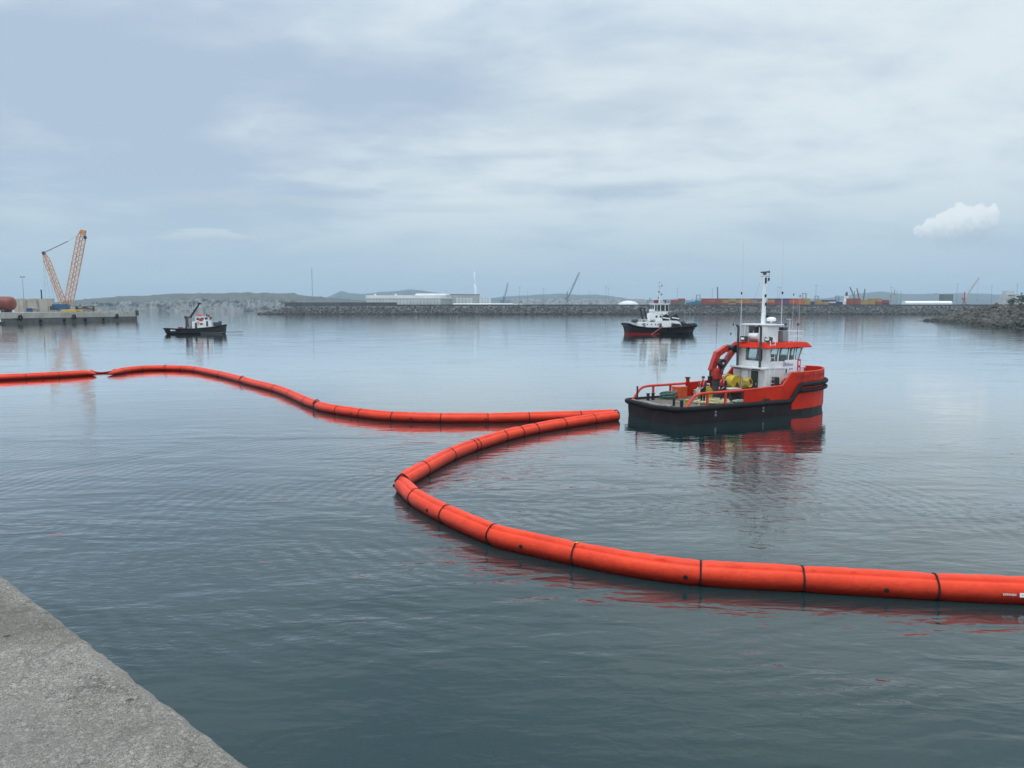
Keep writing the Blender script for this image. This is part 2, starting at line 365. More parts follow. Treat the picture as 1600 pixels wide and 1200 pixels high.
def beam(p, q, wd, ht, wd2=None, ht2=None):
    p, q = Vector(p), Vector(q); a, b = frame_of(q - p); v = []
    for o, W_, H_ in ((p, wd, ht), (q, wd2 or wd, ht2 or ht)):
        for sx, sy in ((-1,-1),(1,-1),(1,1),(-1,1)): v.append(o + a * sx * W_ / 2 + b * sy * H_ / 2)
    return v, [(3,2,1,0),(4,5,6,7),(0,1,5,4),(1,2,6,5),(2,3,7,6),(3,0,4,7)]
def prism(poly, axis, lo, hi):
    """poly: (a,b) points; axis 'y': (x,z) extruded in y; 'x': (y,z); 'z': (x,y)"""
    def mk(a, b, t): return {'y': (a, t, b), 'x': (t, a, b), 'z': (a, b, t)}[axis]
    n = len(poly); v = [Vector(mk(a, b, lo)) for a, b in poly] + [Vector(mk(a, b, hi)) for a, b in poly]
    f = [tuple(range(n)), tuple(range(2 * n - 1, n - 1, -1))]
    for i in range(n): f.append((i, i + n, (i + 1) % n + n, (i + 1) % n))
    return v, f
def lathe(prof, c=(0, 0, 0), n=20, axis='z'):
    v = []; f = []; c = Vector(c)
    for r, h in prof:
        for k in range(n):
            t = 2 * math.pi * k / n; a, b = r * math.cos(t), r * math.sin(t)
            v.append(c + Vector({'z': (a, b, h), 'y': (a, h, b), 'x': (h, a, b)}[axis]))
    m_ = len(prof)
    for i in range(m_ - 1):
        for k in range(n): f.append((i * n + k, i * n + (k + 1) % n, (i + 1) * n + (k + 1) % n, (i + 1) * n + k))
    f.append(tuple(range(n - 1, -1, -1))); f.append(tuple((m_ - 1) * n + k for k in range(n)))
    return v, f
def ring(c, R_, r, axis='z', n=24, m_=8, squash=1.0):
    pts = []
    for k in range(n):
        t = 2 * math.pi * k / n; a, b = R_ * math.cos(t), R_ * math.sin(t) * squash
        pts.append(Vector(c) + Vector({'z': (a, b, 0), 'y': (a, 0, b), 'x': (0, a, b)}[axis]))
    return tube(pts, r, m_, closed=True)
def coil(c, R_, r, turns, h, n=26, jitter=.08, seed=1):
    rnd = random.Random(seed); pts = []
    for k in range(int(turns * n)):
        t = 2 * math.pi * k / n; j = 1 + rnd.uniform(-jitter, jitter)
        lay = k / (turns * n)
        rad = R_ * (1 - .35 * abs(math.sin(lay * 7.3))) * j
        pts.append(Vector(c) + Vector((rad * math.cos(t), rad * math.sin(t) * .85, r + h * lay * (1 + .2 * math.sin(t * 1.3)))))
    return tube(pts, r, 6)
def join(*shapes):
    v = []; f = []
    for sv, sf in shapes:
        o = len(v); v += list(sv); f += [tuple(i + o for i in q) for q in sf]
    return v, f
def setp(o, label=None, cat=None, group=None, kind=None):
    for k, x in (('label', label), ('category', cat), ('group', group), ('kind', kind)):
        if x: o[k] = x
    return o
def obj(name, shape, m_, parent=None, smooth=False, bevel=0.0, label=None, cat=None, group=None, kind=None):
    v, f = shape; me = bpy.data.meshes.new(name); me.from_pydata([tuple(p) for p in v], [], f); me.update()
    bm = bmesh.new(); bm.from_mesh(me)
    bmesh.ops.recalc_face_normals(bm, faces=bm.faces)
    bm.to_mesh(me); bm.free()
    if smooth:
        for p in me.polygons: p.use_smooth = True
        me.set_sharp_from_angle(angle=R(50))
    for q in (m_ if isinstance(m_, (list, tuple)) else [m_]): me.materials.append(q)
    o = bpy.data.objects.new(name, me); col.objects.link(o)
    if parent is not None: o.parent = parent
    if bevel:
        b = o.modifiers.new('bevel', 'BEVEL'); b.width = bevel; b.segments = 2; b.limit_method = 'ANGLE'
    return setp(o, label, cat, group, kind)
def thing(name, label, cat, loc=(0, 0, 0), rz=0.0, group=None):
    o = bpy.data.objects.new(name, None); col.objects.link(o); o.location = loc; o.rotation_euler = (0, 0, rz)
    o.empty_display_size = .2
    return setp(o, label, cat, group)
def text(name, s, size, m_, parent, M4, depth=.004, label=None, squeeze=1.0):
    cu = bpy.data.curves.new('lettering', 'FONT'); cu.body = s; cu.size = size; cu.extrude = depth
    cu.align_x = 'CENTER'; cu.align_y = 'CENTER'; cu.resolution_u = 2
    tmp = bpy.data.objects.new('lettering_tmp', cu); col.objects.link(tmp)
    dg = bpy.context.evaluated_depsgraph_get()
    me = bpy.data.meshes.new_from_object(tmp.evaluated_get(dg)); bpy.data.objects.remove(tmp)
    me.transform(M4 @ Matrix.Diagonal((squeeze, 1, 1, 1))); me.materials.clear(); me.materials.append(m_)
    o = bpy.data.objects.new(name, me); col.objects.link(o); o.parent = parent
    return setp(o, label, kind='stuff')
def basis(o, x, y):
    x = Vector(x).normalized(); y = Vector(y); y = (y - x * y.dot(x)).normalized(); z = x.cross(y)
    return Matrix(((x.x, y.x, z.x, o[0]), (x.y, y.y, z.y, o[1]), (x.z, y.z, z.z, o[2]), (0, 0, 0, 1)))
def smooth_path(pts, n):
    """Catmull-Rom through pts, resampled evenly to n points"""
    P_ = [Vector(p) for p in pts]; P_ = [P_[0] * 2 - P_[1]] + P_ + [P_[-1] * 2 - P_[-2]]; out = []
    for i in range(1, len(P_) - 2):
        a, b, c, d = P_[i - 1:i + 3]
        for k in range(24):
            t = k / 24; out.append(.5 * (2 * b + (c - a) * t + (2 * a - 5 * b + 4 * c - d) * t * t + (3 * b - a - 3 * c + d) * t ** 3))
    out.append(P_[-2]); L = [0]
    for i in range(1, len(out)): L.append(L[-1] + (out[i] - out[i - 1]).length)
    res = []; j = 0
    for k in range(n):
        s_ = L[-1] * k / (n - 1)
        while j < len(L) - 2 and L[j + 1] < s_: j += 1
        t = (s_ - L[j]) / max(1e-9, L[j + 1] - L[j]); res.append(out[j].lerp(out[j + 1], min(1, t)))
    return res, L[-1]

# ------------------------------------------------------------------ water
def sheet(name, x0, x1, y0, y1, z, m_, kind='structure'):
    return obj(name, ([(x0, y0, z), (x1, y0, z), (x1, y1, z), (x0, y1, z)], [(0, 1, 2, 3)]), m_, kind=kind)
water = sheet('water', -13800, 13800, -13800, 13800, 0.0, make_water())

# ------------------------------------------------------------------ near quay
QZ = CAM_H - 1.62
e0, e1 = on_z(0, 890, QZ), on_z(409, 1200, QZ)
qd = (e1 - e0).normalized(); qn = Vector((-qd.y, qd.x, 0))      # towards the slab
if qn.dot(Vector((-1, -1, 0))) < 0: qn = -qn
def make_quay():
    us = []; u = -9.0
    while u < 14:
        us.append(u); u += .022 if -.6 < u < 4.6 else .35
    vs = [0, .012, .03, .05]; q = .075
    while q < 12:
        vs.append(q); q += .022 if q < 2.4 else .4
    V = []; F = []; n = len(vs) + 3
    for u in us:
        p0 = e0 + qd * u
        chip = mnoise.fractal(Vector((u * 1.6, 3, 0)), .9, 2.1, 5) * .010 + mnoise.noise(Vector((u * 9, 1, 0))) * .012 + mnoise.noise(Vector((u * 23, 5, 0))) * .006
        for d, z in ((0, -8.2), (0, -.25)):
            V.append(p0 + qn * (chip * .4) + Vector((0, 0, z)))
        V.append(p0 + qn * (chip * .9) + Vector((0, 0, -.045)))
        for v_ in vs:
            rd = max(0, 1 - v_ / .05) ** 2 * .03
            p = p0 + qn * (v_ + chip * max(0, 1 - v_ / .3) + .008)
            h = mnoise.fractal(p * 1.1, .9, 2, 4) * .010 + mnoise.fractal(p * 7, .8, 2, 4) * .006 + mnoise.noise(p * 30) * .0022
            V.append(p + Vector((0, 0, h - rd)))
    for i in range(len(us) - 1):
        for j in range(n - 1):
            a = i * n + j; F.append((a, a + 1, a + n + 1, a + n))
    return obj('quay_pavement', (V, F), make_concrete(), smooth=False, kind='structure',
               label='rough grey concrete quay edge in the foreground corner')
make_quay()

# ------------------------------------------------------------------ containment boom
BR, BZ = 0.325, 0.25
def boom_profile(n=22):
    prof = []
    for k in range(n):
        t = 2 * math.pi * k / n; prof.append((math.cos(t), math.sin(t)))
    return prof
def boom_section(label, px, straps, valves, yellow_at=(), pinch0=0, pinch1=0, cap0=True, cap1=True, knot0=False, knot1=False, n=150, seed=1, rscale=1.0):
    pts = [on_z(x, y, BZ + .02) for x, y in px]
    for p in pts: p.z = BZ
    path, L = smooth_path(pts, n)
    base = path[0].copy(); base.z = 0
    root = thing('boom_section', label, 'oil boom', base, group='sections of the floating containment boom')
    path = [p - base for p in path]
    ppx = []
    for p in path:
        q = p + base; d = q - Vector((0, 0, CAM_H)); zc_ = d.y * _c - d.z * _s; ppx.append(800 + FPX * d.x / zc_)
    def idx_of(x): return min(range(n), key=lambda i: abs(ppx[i] - x))
    cuts = sorted(set([0, n - 1] + [idx_of(x) for x in straps]))
    NP = 36
    def rad_at(i):
        s_ = i / (n - 1) * L; r = BR * rscale
        if pinch0: r *= .16 + .84 * min(1, s_ / pinch0) ** .7
        if pinch1: r *= .16 + .84 * min(1, (L - s_) / pinch1) ** .7
        return r
    def ringpts(i, pinch, u):
        d = path[min(i + 1, n - 1)] - path[max(i - 1, 0)]; a, b = frame_of(d)
        r = rad_at(i); o = []
        p = path[i] + Vector((0, 0, (r - BR) * .35 + mnoise.noise(Vector((i * .05, seed, 0))) * .012))
        for k in range(NP):
            t = 2 * math.pi * k / NP
            rr = r * pinch
            s_ = math.sin(t); ang = math.degrees(t)
            # sleeve folded along the top with a crease on either side
            if 65 < ang < 115:
                q = math.sin((ang - 65) / 50 * math.pi)
                rr *= 1 + .11 * q ** .5 + .06 * mnoise.noise(Vector((u * 3.1, ang * .05, seed)))
            elif 53 < ang <= 65 or 115 <= ang < 127: rr *= .915
            rr *= 1 + .018 * mnoise.noise(Vector((u * 1.3, ang * .02, seed + 4)))
            # small radial wrinkles near the straps
            rr *= 1 + (.022 * mnoise.noise(Vector((ang * .25, u * .8, seed + 9)))) * max(0, (1.0 - pinch) * 8)
            o.append(p + (a * math.cos(t) + b * s_) * rr)
        return o
    for c0, c1 in zip(cuts[:-1], cuts[1:]):
        if c1 - c0 < 1: continue
        V = []; F = []; m_ = c1 - c0 + 1
        # finer interpolation inside the chamber
        sub = max(m_, 30)
        for j in range(sub):
            fi = c0 + (c1 - c0) * j / (sub - 1); i = int(round(fi)); s_ = j / (sub - 1)
            e = min(s_, 1 - s_) * (c1 - c0) / (n - 1) * L
            pinch = .905 + .095 * min(1, e / .35) ** .5
            u = fi / (n - 1) * L
            i0 = int(math.floor(fi)); i1 = min(i0 + 1, n - 1); w_ = fi - i0
            A = ringpts(i0, pinch, u); B = ringpts(i1, pinch, u)
            V += [x.lerp(y, w_) for x, y in zip(A, B)]
        for j in range(sub - 1):
            for k in range(NP): F.append((j * NP + k, j * NP + (k + 1) % NP, (j + 1) * NP + (k + 1) % NP, (j + 1) * NP + k))
        F.append(tuple(range(NP - 1, -1, -1))); F.append(tuple((sub - 1) * NP + k for k in range(NP)))
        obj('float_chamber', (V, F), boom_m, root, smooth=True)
    for x in straps:
        i = idx_of(x)
        if i in (0, n - 1): continue
        d = path[i + 1] - path[i - 1]; a, b = frame_of(d); d.normalize(); V = []; F = []; r = rad_at(i) * .965
        lean = mnoise.noise(Vector((x, seed, 0))) * .06; yel = any(abs(x - y) < 4 for y in yellow_at)
        seg = 30
        for k in range(seg + 1):
            t = R(-60) + R(300) * k / seg
            ang = math.degrees(t); rr = r * (1.10 if 64 < ang < 116 else 1.0)
            for s_ in (-1, 1):
                V.append(path[i] + (a * math.cos(t) + b * math.sin(t)) * rr + d * (s_ * .022 + lean * math.cos(t)))
        for k in range(seg): F.append((2 * k, 2 * k + 1, 2 * k + 3, 2 * k + 2))
        st = obj('strap', (V, F), [rubber, yellow], root)
        sm = st.modifiers.new('thick', 'SOLIDIFY'); sm.thickness = .012; sm.offset = 0
        if yel:
            for q in st.data.polygons:
                t = (q.index + .5) / seg * 300 - 60
                if 20 < t < 100: q.material_index = 1
    for x, s_ in valves:
        i = idx_of(x); d = path[min(i + 1, n - 1)] - path[max(i - 1, 0)]; a, b = frame_of(d); d.normalize()
        side = 1 if a.dot(Vector((0, 0, CAM_H)) - (path[i] + base)) > 0 else -1
        t = R(s_); nr = (a * side * math.cos(t) + b * math.sin(t)); r = rad_at(i)
        p = path[i] + nr * r * .985
        obj('inflation_valve', join(cyl(p - nr * .01, p + nr * .022, .058, 14), cyl(p + nr * .022, p + nr * .034, .036, 12)), rubber, root)
    for k, on in ((0, knot0), (n - 1, knot1)):
        if on:
            p = path[k] + Vector((0, 0, BR * .95)); dd = (path[1] - path[0]) if k == 0 else (path[-1] - path[-2])
            a, b = frame_of(dd)
            cp = [p + a * .30 + Vector((0, 0, -.16)), p + a * .14 + Vector((0, 0, .03)), p + Vector((0, 0, .10)), p - a * .12 + Vector((0, 0, .04)), p - a * .28 + Vector((0, 0, -.14))]
            obj('tow_rope', tube(smooth_path(cp, 16)[0], .032, 7), rubber, root)
            pl = path[k]; obj('end_connector', tube([pl - dd.normalized() * .03, pl + dd.normalized() * .03], BR * .93, 18), dark_steel, root)
    return root, path, base, idx_of

sec_near, near_path, near_base, near_idx = boom_section('nearest red-orange inflated boom section running out of frame at right',
    [(628, 757), (638, 766), (652, 778.5), (697, 803), (772, 835), (835, 851), (900, 865), (990, 882), (1093, 895), (1255, 904.5), (1382, 912), (1460, 916.5), (1600, 922.5), (1760, 926), (1900, 927)],
    [650, 697, 772, 900, 1093, 1255, 1460, 1668], [(680, 2), (821, 0), (1076, -3), (1382, -6), (622, 0)], yellow_at=(900,), knot0=True, n=220, seed=1)
boom_section('red-orange boom section rising from the sharp bend to the tip beside the workboat',
    [(629, 751), (641, 743.5), (661, 732.5), (704, 710), (740, 696), (787, 681.5), (836, 670), (881, 662), (927, 655), (963, 650)],
    [661, 704, 739, 743, 787, 812, 836, 881, 927], [], yellow_at=(787,), knot1=True, n=170, seed=2)
boom_section('long straight red-orange boom section mirrored in the water left of the tip',
    [(962, 647.5), (900, 650), (827, 652), (764, 653.5), (690, 653.5), (613, 651), (565, 646), (529, 641), (510, 637.5), (497, 634)],
    [905, 826, 764, 688, 615, 565, 529], [(872, 0), (760, 0), (644, 0), (554, 0)], n=150, seed=3)
boom_section('red-orange boom section curving away behind the long straight section',
    [(495, 633), (479, 627), (454, 615.6), (430, 607), (400, 599.5), (380, 594)], [479, 454, 430], [(462, 0)], knot0=True, n=110, seed=4)
boom_section('farthest bending red-orange boom section with dark rope tied at both ends',
    [(379, 593.7), (362, 589.3), (345, 585), (325, 581), (307, 577.6), (286, 575.7), (259, 575)], [345, 307, 286], [], knot0=True, knot1=True, n=110, seed=5)
boom_section('short red-orange boom section tapering to a twisted flat end',
    [(258, 575), (236, 575.3), (220, 576.2), (200, 578), (186, 580.3), (176, 582.0), (168, 583)], [220, 190], [(203, 0)], pinch1=2.4, n=80, seed=6)
boom_section('red-orange boom section running out of frame at the left edge',
    [(150, 583.5), (142, 583), (132, 583.3), (118, 584.2), (92, 585.7), (40, 588.3), (0, 590), (-70, 593), (-160, 596)], [92, 40, -30], [(66, 0)], pinch0=1.5, n=120, seed=7)
# the flat twisted fabric bridging the two tapered ends
_cp = [on_z(180, 581.6), on_z(173, 582.6), on_z(165, 583.2), on_z(157, 583.6), on_z(150, 583.5), on_z(143, 583.2)]
for _k, _z in enumerate((.20, .12, .09, .08, .10, .18)): _cp[_k].z = _z
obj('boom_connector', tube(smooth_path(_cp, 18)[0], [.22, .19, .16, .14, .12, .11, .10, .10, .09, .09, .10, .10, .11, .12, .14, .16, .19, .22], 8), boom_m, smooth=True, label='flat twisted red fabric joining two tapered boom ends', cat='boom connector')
# printing on the near section
def near_print(x):
    i = near_idx(x); d = near_path[i + 1] - near_path[i - 1]; a, b = frame_of(d)
    side = 1 if a.y < 0 else -1
    t = R(4); nr = a * side * math.cos(t) + b * math.sin(t)
    p = near_path[i] + nr * (BR + .016); d = d if d.x > 0 else -d
    return p, d, (b * math.cos(t) - a * side * math.sin(t))
p, d, u = near_print(1567)
text('lettering', 'EXPANDI', .075, sign_white, sec_near, basis(p, d, u), .003, squeeze=.95)
p, d, u = near_print(1588)
M4 = basis(p, d, u)
_v, _f = box((0, 0, 0), (.27, .105, .006)); obj('label_plate', ([M4 @ x for x in _v], _f), sign_white, sec_near)
_v, _f = box((0.0, .008, .005), (.19, .022, .006)); obj('label_print', ([M4 @ x for x in _v], _f), light_grey, sec_near)

# ------------------------------------------------------------------ red workboat
BO = Vector((8.9, 47.2, 0)); BA = R(28)
def boat_root(name, label, cat, **k): return thing(name, label, cat, BO, BA, **k)
boat = boat_root('workboat', 'red and black workboat with white wheelhouse and folded deck crane', 'workboat')
BOW = 15.44
def hb(x):   # half breadth of the deck outline
    tab = [(0, 2.35), (.12, 2.55), (.5, 2.68), (1.5, 2.74), (9, 2.76), (10.9, 2.70), (12.184, 2.48), (13.246, 2.12), (14.131, 1.66), (14.75, 1.2), (15.14, 0.76), (15.352, 0.4), (BOW, .0)]
    for (a, A), (b, B) in zip(tab[:-1], tab[1:]):
        if x <= b: return A + (B - A) * (x - a) / (b - a)
    return 0
XS = [0, .12, .3, .5, 1, 1.5, 2.5, 3.5, 4.5, 5.4, 6.5, 7.5, 8.5, 8.85, 9.25, 9.65, 9.74, 9.75, 10.2, 10.6, 10.856, 11.299, 11.741, 12.184, 12.626, 12.98, 13.246, 13.6, 13.865, 14.131, 14.396, 14.573, 14.75, 14.927, 15.104, 15.175, 15.281, 15.352, 15.405, BOW]
DK = .95
def ztop(x):
    if x < 8.85: return 1.85 + .12 * (x - 5.4) / 3.45
    if x < 9.65: return 1.97 + .83 * (x - 8.85) / .8
    return 2.80 + .06 * max(0, (x - 13) / 3.3)
def outline(x0, off=0.0, z=0.0, zf=None):
    """points from starboard at x0 forward round the stem to port at x0"""
    xs = [x for x in XS if x >= x0]; st = []; 
    for x in xs: st.append(Vector((x + off * max(0, (x - 12.9) / 2.5), -hb(x) - off if x < BOW else 0, zf(x) if zf else z)))
    pt = [Vector((p.x, -p.y, p.z)) for p in reversed(st[:-1])]
    return st + pt
def strip(rows, close_ends=False):
    n = len(rows[0]); V = [p for r in rows for p in r]; F = []
    for i in range(len(rows) - 1):
        for k in range(n - 1): F.append((i * n + k, i * n + k + 1, (i + 1) * n + k + 1, (i + 1) * n + k))
    return V, F
def zsplit(x): return .95 if x < 9.745 else .34
def hull_rows(zs, k_in):
    rows = []
    for zf, k in zip(zs, k_in):
        row = []
        for p in outline(0, 0, 0, zf):
            s_ = 1 - k * (0.35 + .65 * max(0, (p.x - 11) / 5))
            row.append(Vector((p.x - k * max(0, (p.x - 13)) * .12 + (k * .35 if p.x < .3 else 0), p.y * s_, p.z)))
        rows.append(row)
    return rows
def closed_strip(rows):
    rr = [r + [r[0]] for r in rows]; V, F = strip(rr); return V, F
low = hull_rows([lambda x: -.9, lambda x: -.3, lambda x: .34, zsplit], [.22, .10, .04, 0])
V, F = closed_strip(low); obj('lower_hull', (V, F), hull_dark, boat)
xs_b = 9.75
def topside():
    rows = []
    for zf in (lambda x: .34, lambda x: .95, lambda x: 1.5, lambda x: 2.1, ztop): rows.append(outline(xs_b, .0, 0, zf))
    inner = [outline(xs_b, -.09, 0, ztop), outline(xs_b, -.09, DK, None)]
    rows += [[Vector((min(p.x, BOW - .1), p.y, p.z)) for p in r] for r in inner]
    return strip(rows)
obj('bow_bulwark', topside(), red_paint, boat)
for s_ in (-1, 1):
    xs = [x for x in XS if 5.4 <= x <= 9.75]
    rows = [[Vector((x, s_ * hb(x), DK)) for x in xs], [Vector((x, s_ * hb(x), ztop(x))) for x in xs],
            [Vector((x, s_ * (hb(x) - .09), ztop(x))) for x in xs], [Vector((x, s_ * (hb(x) - .09), DK)) for x in xs]]
    V, F = strip(rows); F.append((0, len(xs), 2 * len(xs), 3 * len(xs)))
    obj('side_bulwark', (V, F), red_paint, boat)
    cap = [Vector((x, s_ * (hb(x) - .045), ztop(x) + .02)) for x in xs]
    obj('bulwark_cap', tube(cap, .065, 8), rail_red, boat, smooth=True)
obj('bow_cap', tube(outline(9.75, -.045, 0, lambda x: ztop(x) + .02), .06, 8), rail_red, boat, smooth=True)
V = outline(0, -.05, DK); obj('deck', (V, [tuple(range(len(V)))]), wood_deck, boat)
V = outline(12.0, -.10, 1.9); obj('foredeck', (V, [tuple(range(len(V)))]), mid_grey, boat)
# fenders
def zf_main(x): return .93 if x < 9.55 else (.93 + (x - 9.55) / .95 * 1.07 if x < 10.5 else 2.0)
fp = [Vector((p.x, p.y, zf_main(p.x))) for p in outline(0, .10, 0, zf_main)]
extra = []
for i, p in enumerate(fp):
    extra.append(p)
    if i + 1 < len(fp):
        q = fp[i + 1]
        if abs(p.x - q.x) > .3 and 9 < max(p.x, q.x) < 11:
            for t in (.33, .66):
                x = p.x + (q.x - p.x) * t; extra.append(Vector((x, p.y + (q.y - p.y) * t, zf_main(x))))
stern = [Vector((-.10, y, .93 - .10 * math.exp(-((y + .4) / 1.2) ** 2))) for y in (2.25, 1.7, 1.1, .5, -.1, -.7, -1.3, -1.9, -2.25)]
obj('main_fender', tube(extra + stern, .165, 10, closed=True), rubber, boat, smooth=True)
obj('lower_bow_fender', tube([Vector((p.x, p.y, 1.58)) for p in outline(10.2, .10)], .14, 10), rubber, boat, smooth=True)
obj('stern_sill', tube([(.06, y, 1.0 + .03 * math.sin(y * 3)) for y in (-2.0, -1.4, -.8, -.2, .4, 1.0, 1.6, 2.0)], .13, 10), worn_steel, boat, smooth=True)
# tubular rails
for s_ in (-1, 1):
    y = s_ * 2.66
    rp, _l = smooth_path([(.62, y, DK + .02), (.95, y, 1.35), (1.3, y, 1.70), (1.9, y, 1.83), (3.2, y, 1.84), (5.45, y, 1.86)], 30)
    obj('side_rail', tube(rp, .085, 10), rail_red, boat, smooth=True)
    for x in (2.35, 3.85):
        obj('rail_post', beam((x, y, DK), (x, y, 1.80), .15, .10), rail_red, boat, bevel=.01)
obj('mooring_post', join(beam((5.35, 2.6, DK), (5.35, 2.6, 2.0), .20, .20), cyl((5.35, 2.6, 2.0), (5.35, 2.6, 2.22), .13, 10)), [red_paint], boat)
obj('post_cap', cyl((5.35, 2.6, 2.22), (5.35, 2.6, 2.30), .19, 12), black_paint, boat)
def bitts(x, y, c2):
    for k in (0, 1):
        obj('mooring_bitt', join(cyl((x + k * .42, y, DK), (x + k * .42, y, DK + .42), .105, 10), cyl((x + k * .42, y, DK + .42), (x + k * .42, y, DK + .47), .14, 10)), (black_paint, c2)[k], boat)
bitts(.85, -2.0, yellow); bitts(1.35, 1.95, black_paint)
obj('stern_pin', cyl((.75, 2.35, DK), (.75, 2.35, DK + .95), .06, 8), black_paint, boat)
obj('stern_pin', cyl((.95, -1.15, DK), (.95, -1.15, DK + .5), .08, 8), black_paint, boat)
obj('freeing_port', box((7.35, -2.775, 1.16), (.62, .02, .13)), black_paint, boat, bevel=.01)
# deckhouse
WX0, WX1, WY = 8.75, 12.25, 1.42
obj('deckhouse', box(((8.55 + 12.3) / 2, 0, (DK + 3.0) / 2), (12.3 - 8.55, 2.96, 3.0 - DK)), white_paint, boat, bevel=.03)
obj('deckhouse_roof', box(((8.25 + 12.4) / 2, 0, 3.06), (12.4 - 8.25, 3.04, .12)), white_clean, boat, bevel=.02)
# wheelhouse: walls lean outwards at the front
SZ0, SZ1, SZ2, SZ3 = 3.12, 3.52, 4.40, 4.56
def whx(z): return 11.75 + (z - SZ0) * .36
obj('wheelhouse_base', prism([(WX0, SZ0), (whx(SZ0), SZ0), (whx(SZ1), SZ1), (WX0, SZ1)], 'y', -WY, WY), white_clean, boat)
obj('wheelhouse_head', prism([(WX0, SZ2), (whx(SZ2), SZ2), (whx(SZ3), SZ3), (WX0, SZ3)], 'y', -WY, WY), white_clean, boat)
def pillar(p, q, wd, dp): obj('window_pillar', beam(p, q, wd, dp), white_clean, boat)
for s_ in (-1, 1):
    y = s_ * (WY - .05)
    pillar((WX0 + .20, y, SZ1), (WX0 + .05, y, SZ2), .10, .34)
    for x in (9.75, 10.75, 11.34): pillar((x, y, SZ1), (x + .12, y, SZ2), .10, .13)
    pillar((whx(SZ1) - .05, y, SZ1), (whx(SZ2) - .05, y, SZ2), .10, .10)
for y in (-.45, .45): pillar((whx(SZ1) - .05, y, SZ1), (whx(SZ2) - .05, y, SZ2), .08, .08)
obj('aft_wall', box((WX0 + .05, .98, (SZ1 + SZ2) / 2), (.10, .86, SZ2 - SZ1)), white_paint, boat)
obj('aft_wall', box((WX0 + .05, -1.20, (SZ1 + SZ2) / 2), (.10, .42, SZ2 - SZ1)), white_paint, boat)
def pane(pts, nm='window_pane'):
    V = [Vector(p) for p in pts]; nn = (V[1] - V[0]).cross(V[2] - V[0]).normalized() * .012
    n4 = len(V); vv = [p + nn for p in V] + [p - nn for p in V]
    ff = [tuple(range(n4)), tuple(range(2 * n4 - 1, n4 - 1, -1))] + [(i, (i + 1) % n4, (i + 1) % n4 + n4, i + n4) for i in range(n4)]
    o = obj(nm, (vv, ff), glass, boat)
    ed = [V[i] for i in range(n4)]
    obj('window_gasket', tube(ed, .035, 6, closed=True), black_paint, o)
    return o
for s_ in (-1, 1):
    y = s_ * (WY - .02)
    for a, b in ((9.0, 9.66), (9.88, 10.68), (10.92, 11.26), (11.46, 11.76)):
        pane([(a, y, SZ1 + .05), (b, y, SZ1 + .05), (b + .13 + (.18 if b > 11.7 else 0), y, SZ2 - .04), (a + .13, y, SZ2 - .04)])
pane([(WX0, -.92, SZ1 + .10), (WX0, .40, SZ1 + .10), (WX0, .50, SZ2 - .05), (WX0, -.96, SZ2 - .05)])
for a, b in ((-1.3, -.52), (-.40, .40), (.52, 1.3)):
    pane([(whx(SZ1 + .05), a, SZ1 + .05), (whx(SZ1 + .05), b, SZ1 + .05), (whx(SZ2 - .05), b, SZ2 - .05), (whx(SZ2 - .05), a, SZ2 - .05)])
obj('console', box((11.4, 0, 3.62), (.8, 2.0, .45)), dark_steel, boat, bevel=.04)
obj('helm_chair', join(box((10.4, .3, 3.65), (.5, .55, .15)), box((10.18, .3, 3.95), (.12, .5, .6)), cyl((10.4, .3, 3.1), (10.4, .3, 3.6), .08, 8)), black_paint, boat)
# visor
vis = []
for z, o in ((4.42, .30), (4.46, .34), (4.74, .10), (4.80, 0.0)):
    vis.append([Vector((WX0 - o - .05, -WY - o, z)), Vector((whx(SZ3) + o * .9 + .18, -WY - o * .9, z)), Vector((whx(SZ3) + o + .32, -WY * .5, z)), Vector((whx(SZ3) + o + .32, WY * .5, z)), Vector((whx(SZ3) + o * .9 + .18, WY + o * .9, z)), Vector((WX0 - o - .05, WY + o, z))])
V, F = closed_strip(vis); F.append((21, 22, 23, 24, 25, 26)); F.append((0, 1, 2, 3, 4, 5))
obj('roof_visor', (V, F), red_paint, boat)
# door and fittings on the aft face
XA = 8.53
door = obj('door', box((XA - .005, -.55, DK + .98), (.05, .62, 1.85)), mat('door_green', (.045, .065, .06), .5), boat, bevel=.02)
obj('handle', box((XA - .05, -.75, DK + 1.0), (.05, .05, .16)), light_grey, door)
cab = obj('wall_locker', box((XA - .04, .28, DK + 1.35), (.10, .72, 1.15)), white_clean, boat, bevel=.01)
obj('locker_trim', tube([(XA - .10, -.06, DK + .8), (XA - .10, .62, DK + .8), (XA - .10, .62, DK + 1.9), (XA - .10, -.06, DK + 1.9)], .018, 6, closed=True), mid_grey, cab)
for y in (.70, -1.0): obj('floodlight', box((8.16, y, 2.98), (.20, .62, .10)), dark_steel, boat, bevel=.02)
for y in (-1.12, .95):
    obj('exhaust_pipe', join(cyl((8.40, y, 3.1), (8.40, y, 5.78), .085, 10), tube([(8.40, y, 5.78), (8.36, y, 5.90), (8.22, y, 5.94)], .085, 10)), dark_steel, boat, smooth=True)
obj('life_ring', ring((XA + 1.9, -1.52, 2.0), .30, .07, 'y'), orange_paint, boat, smooth=True)
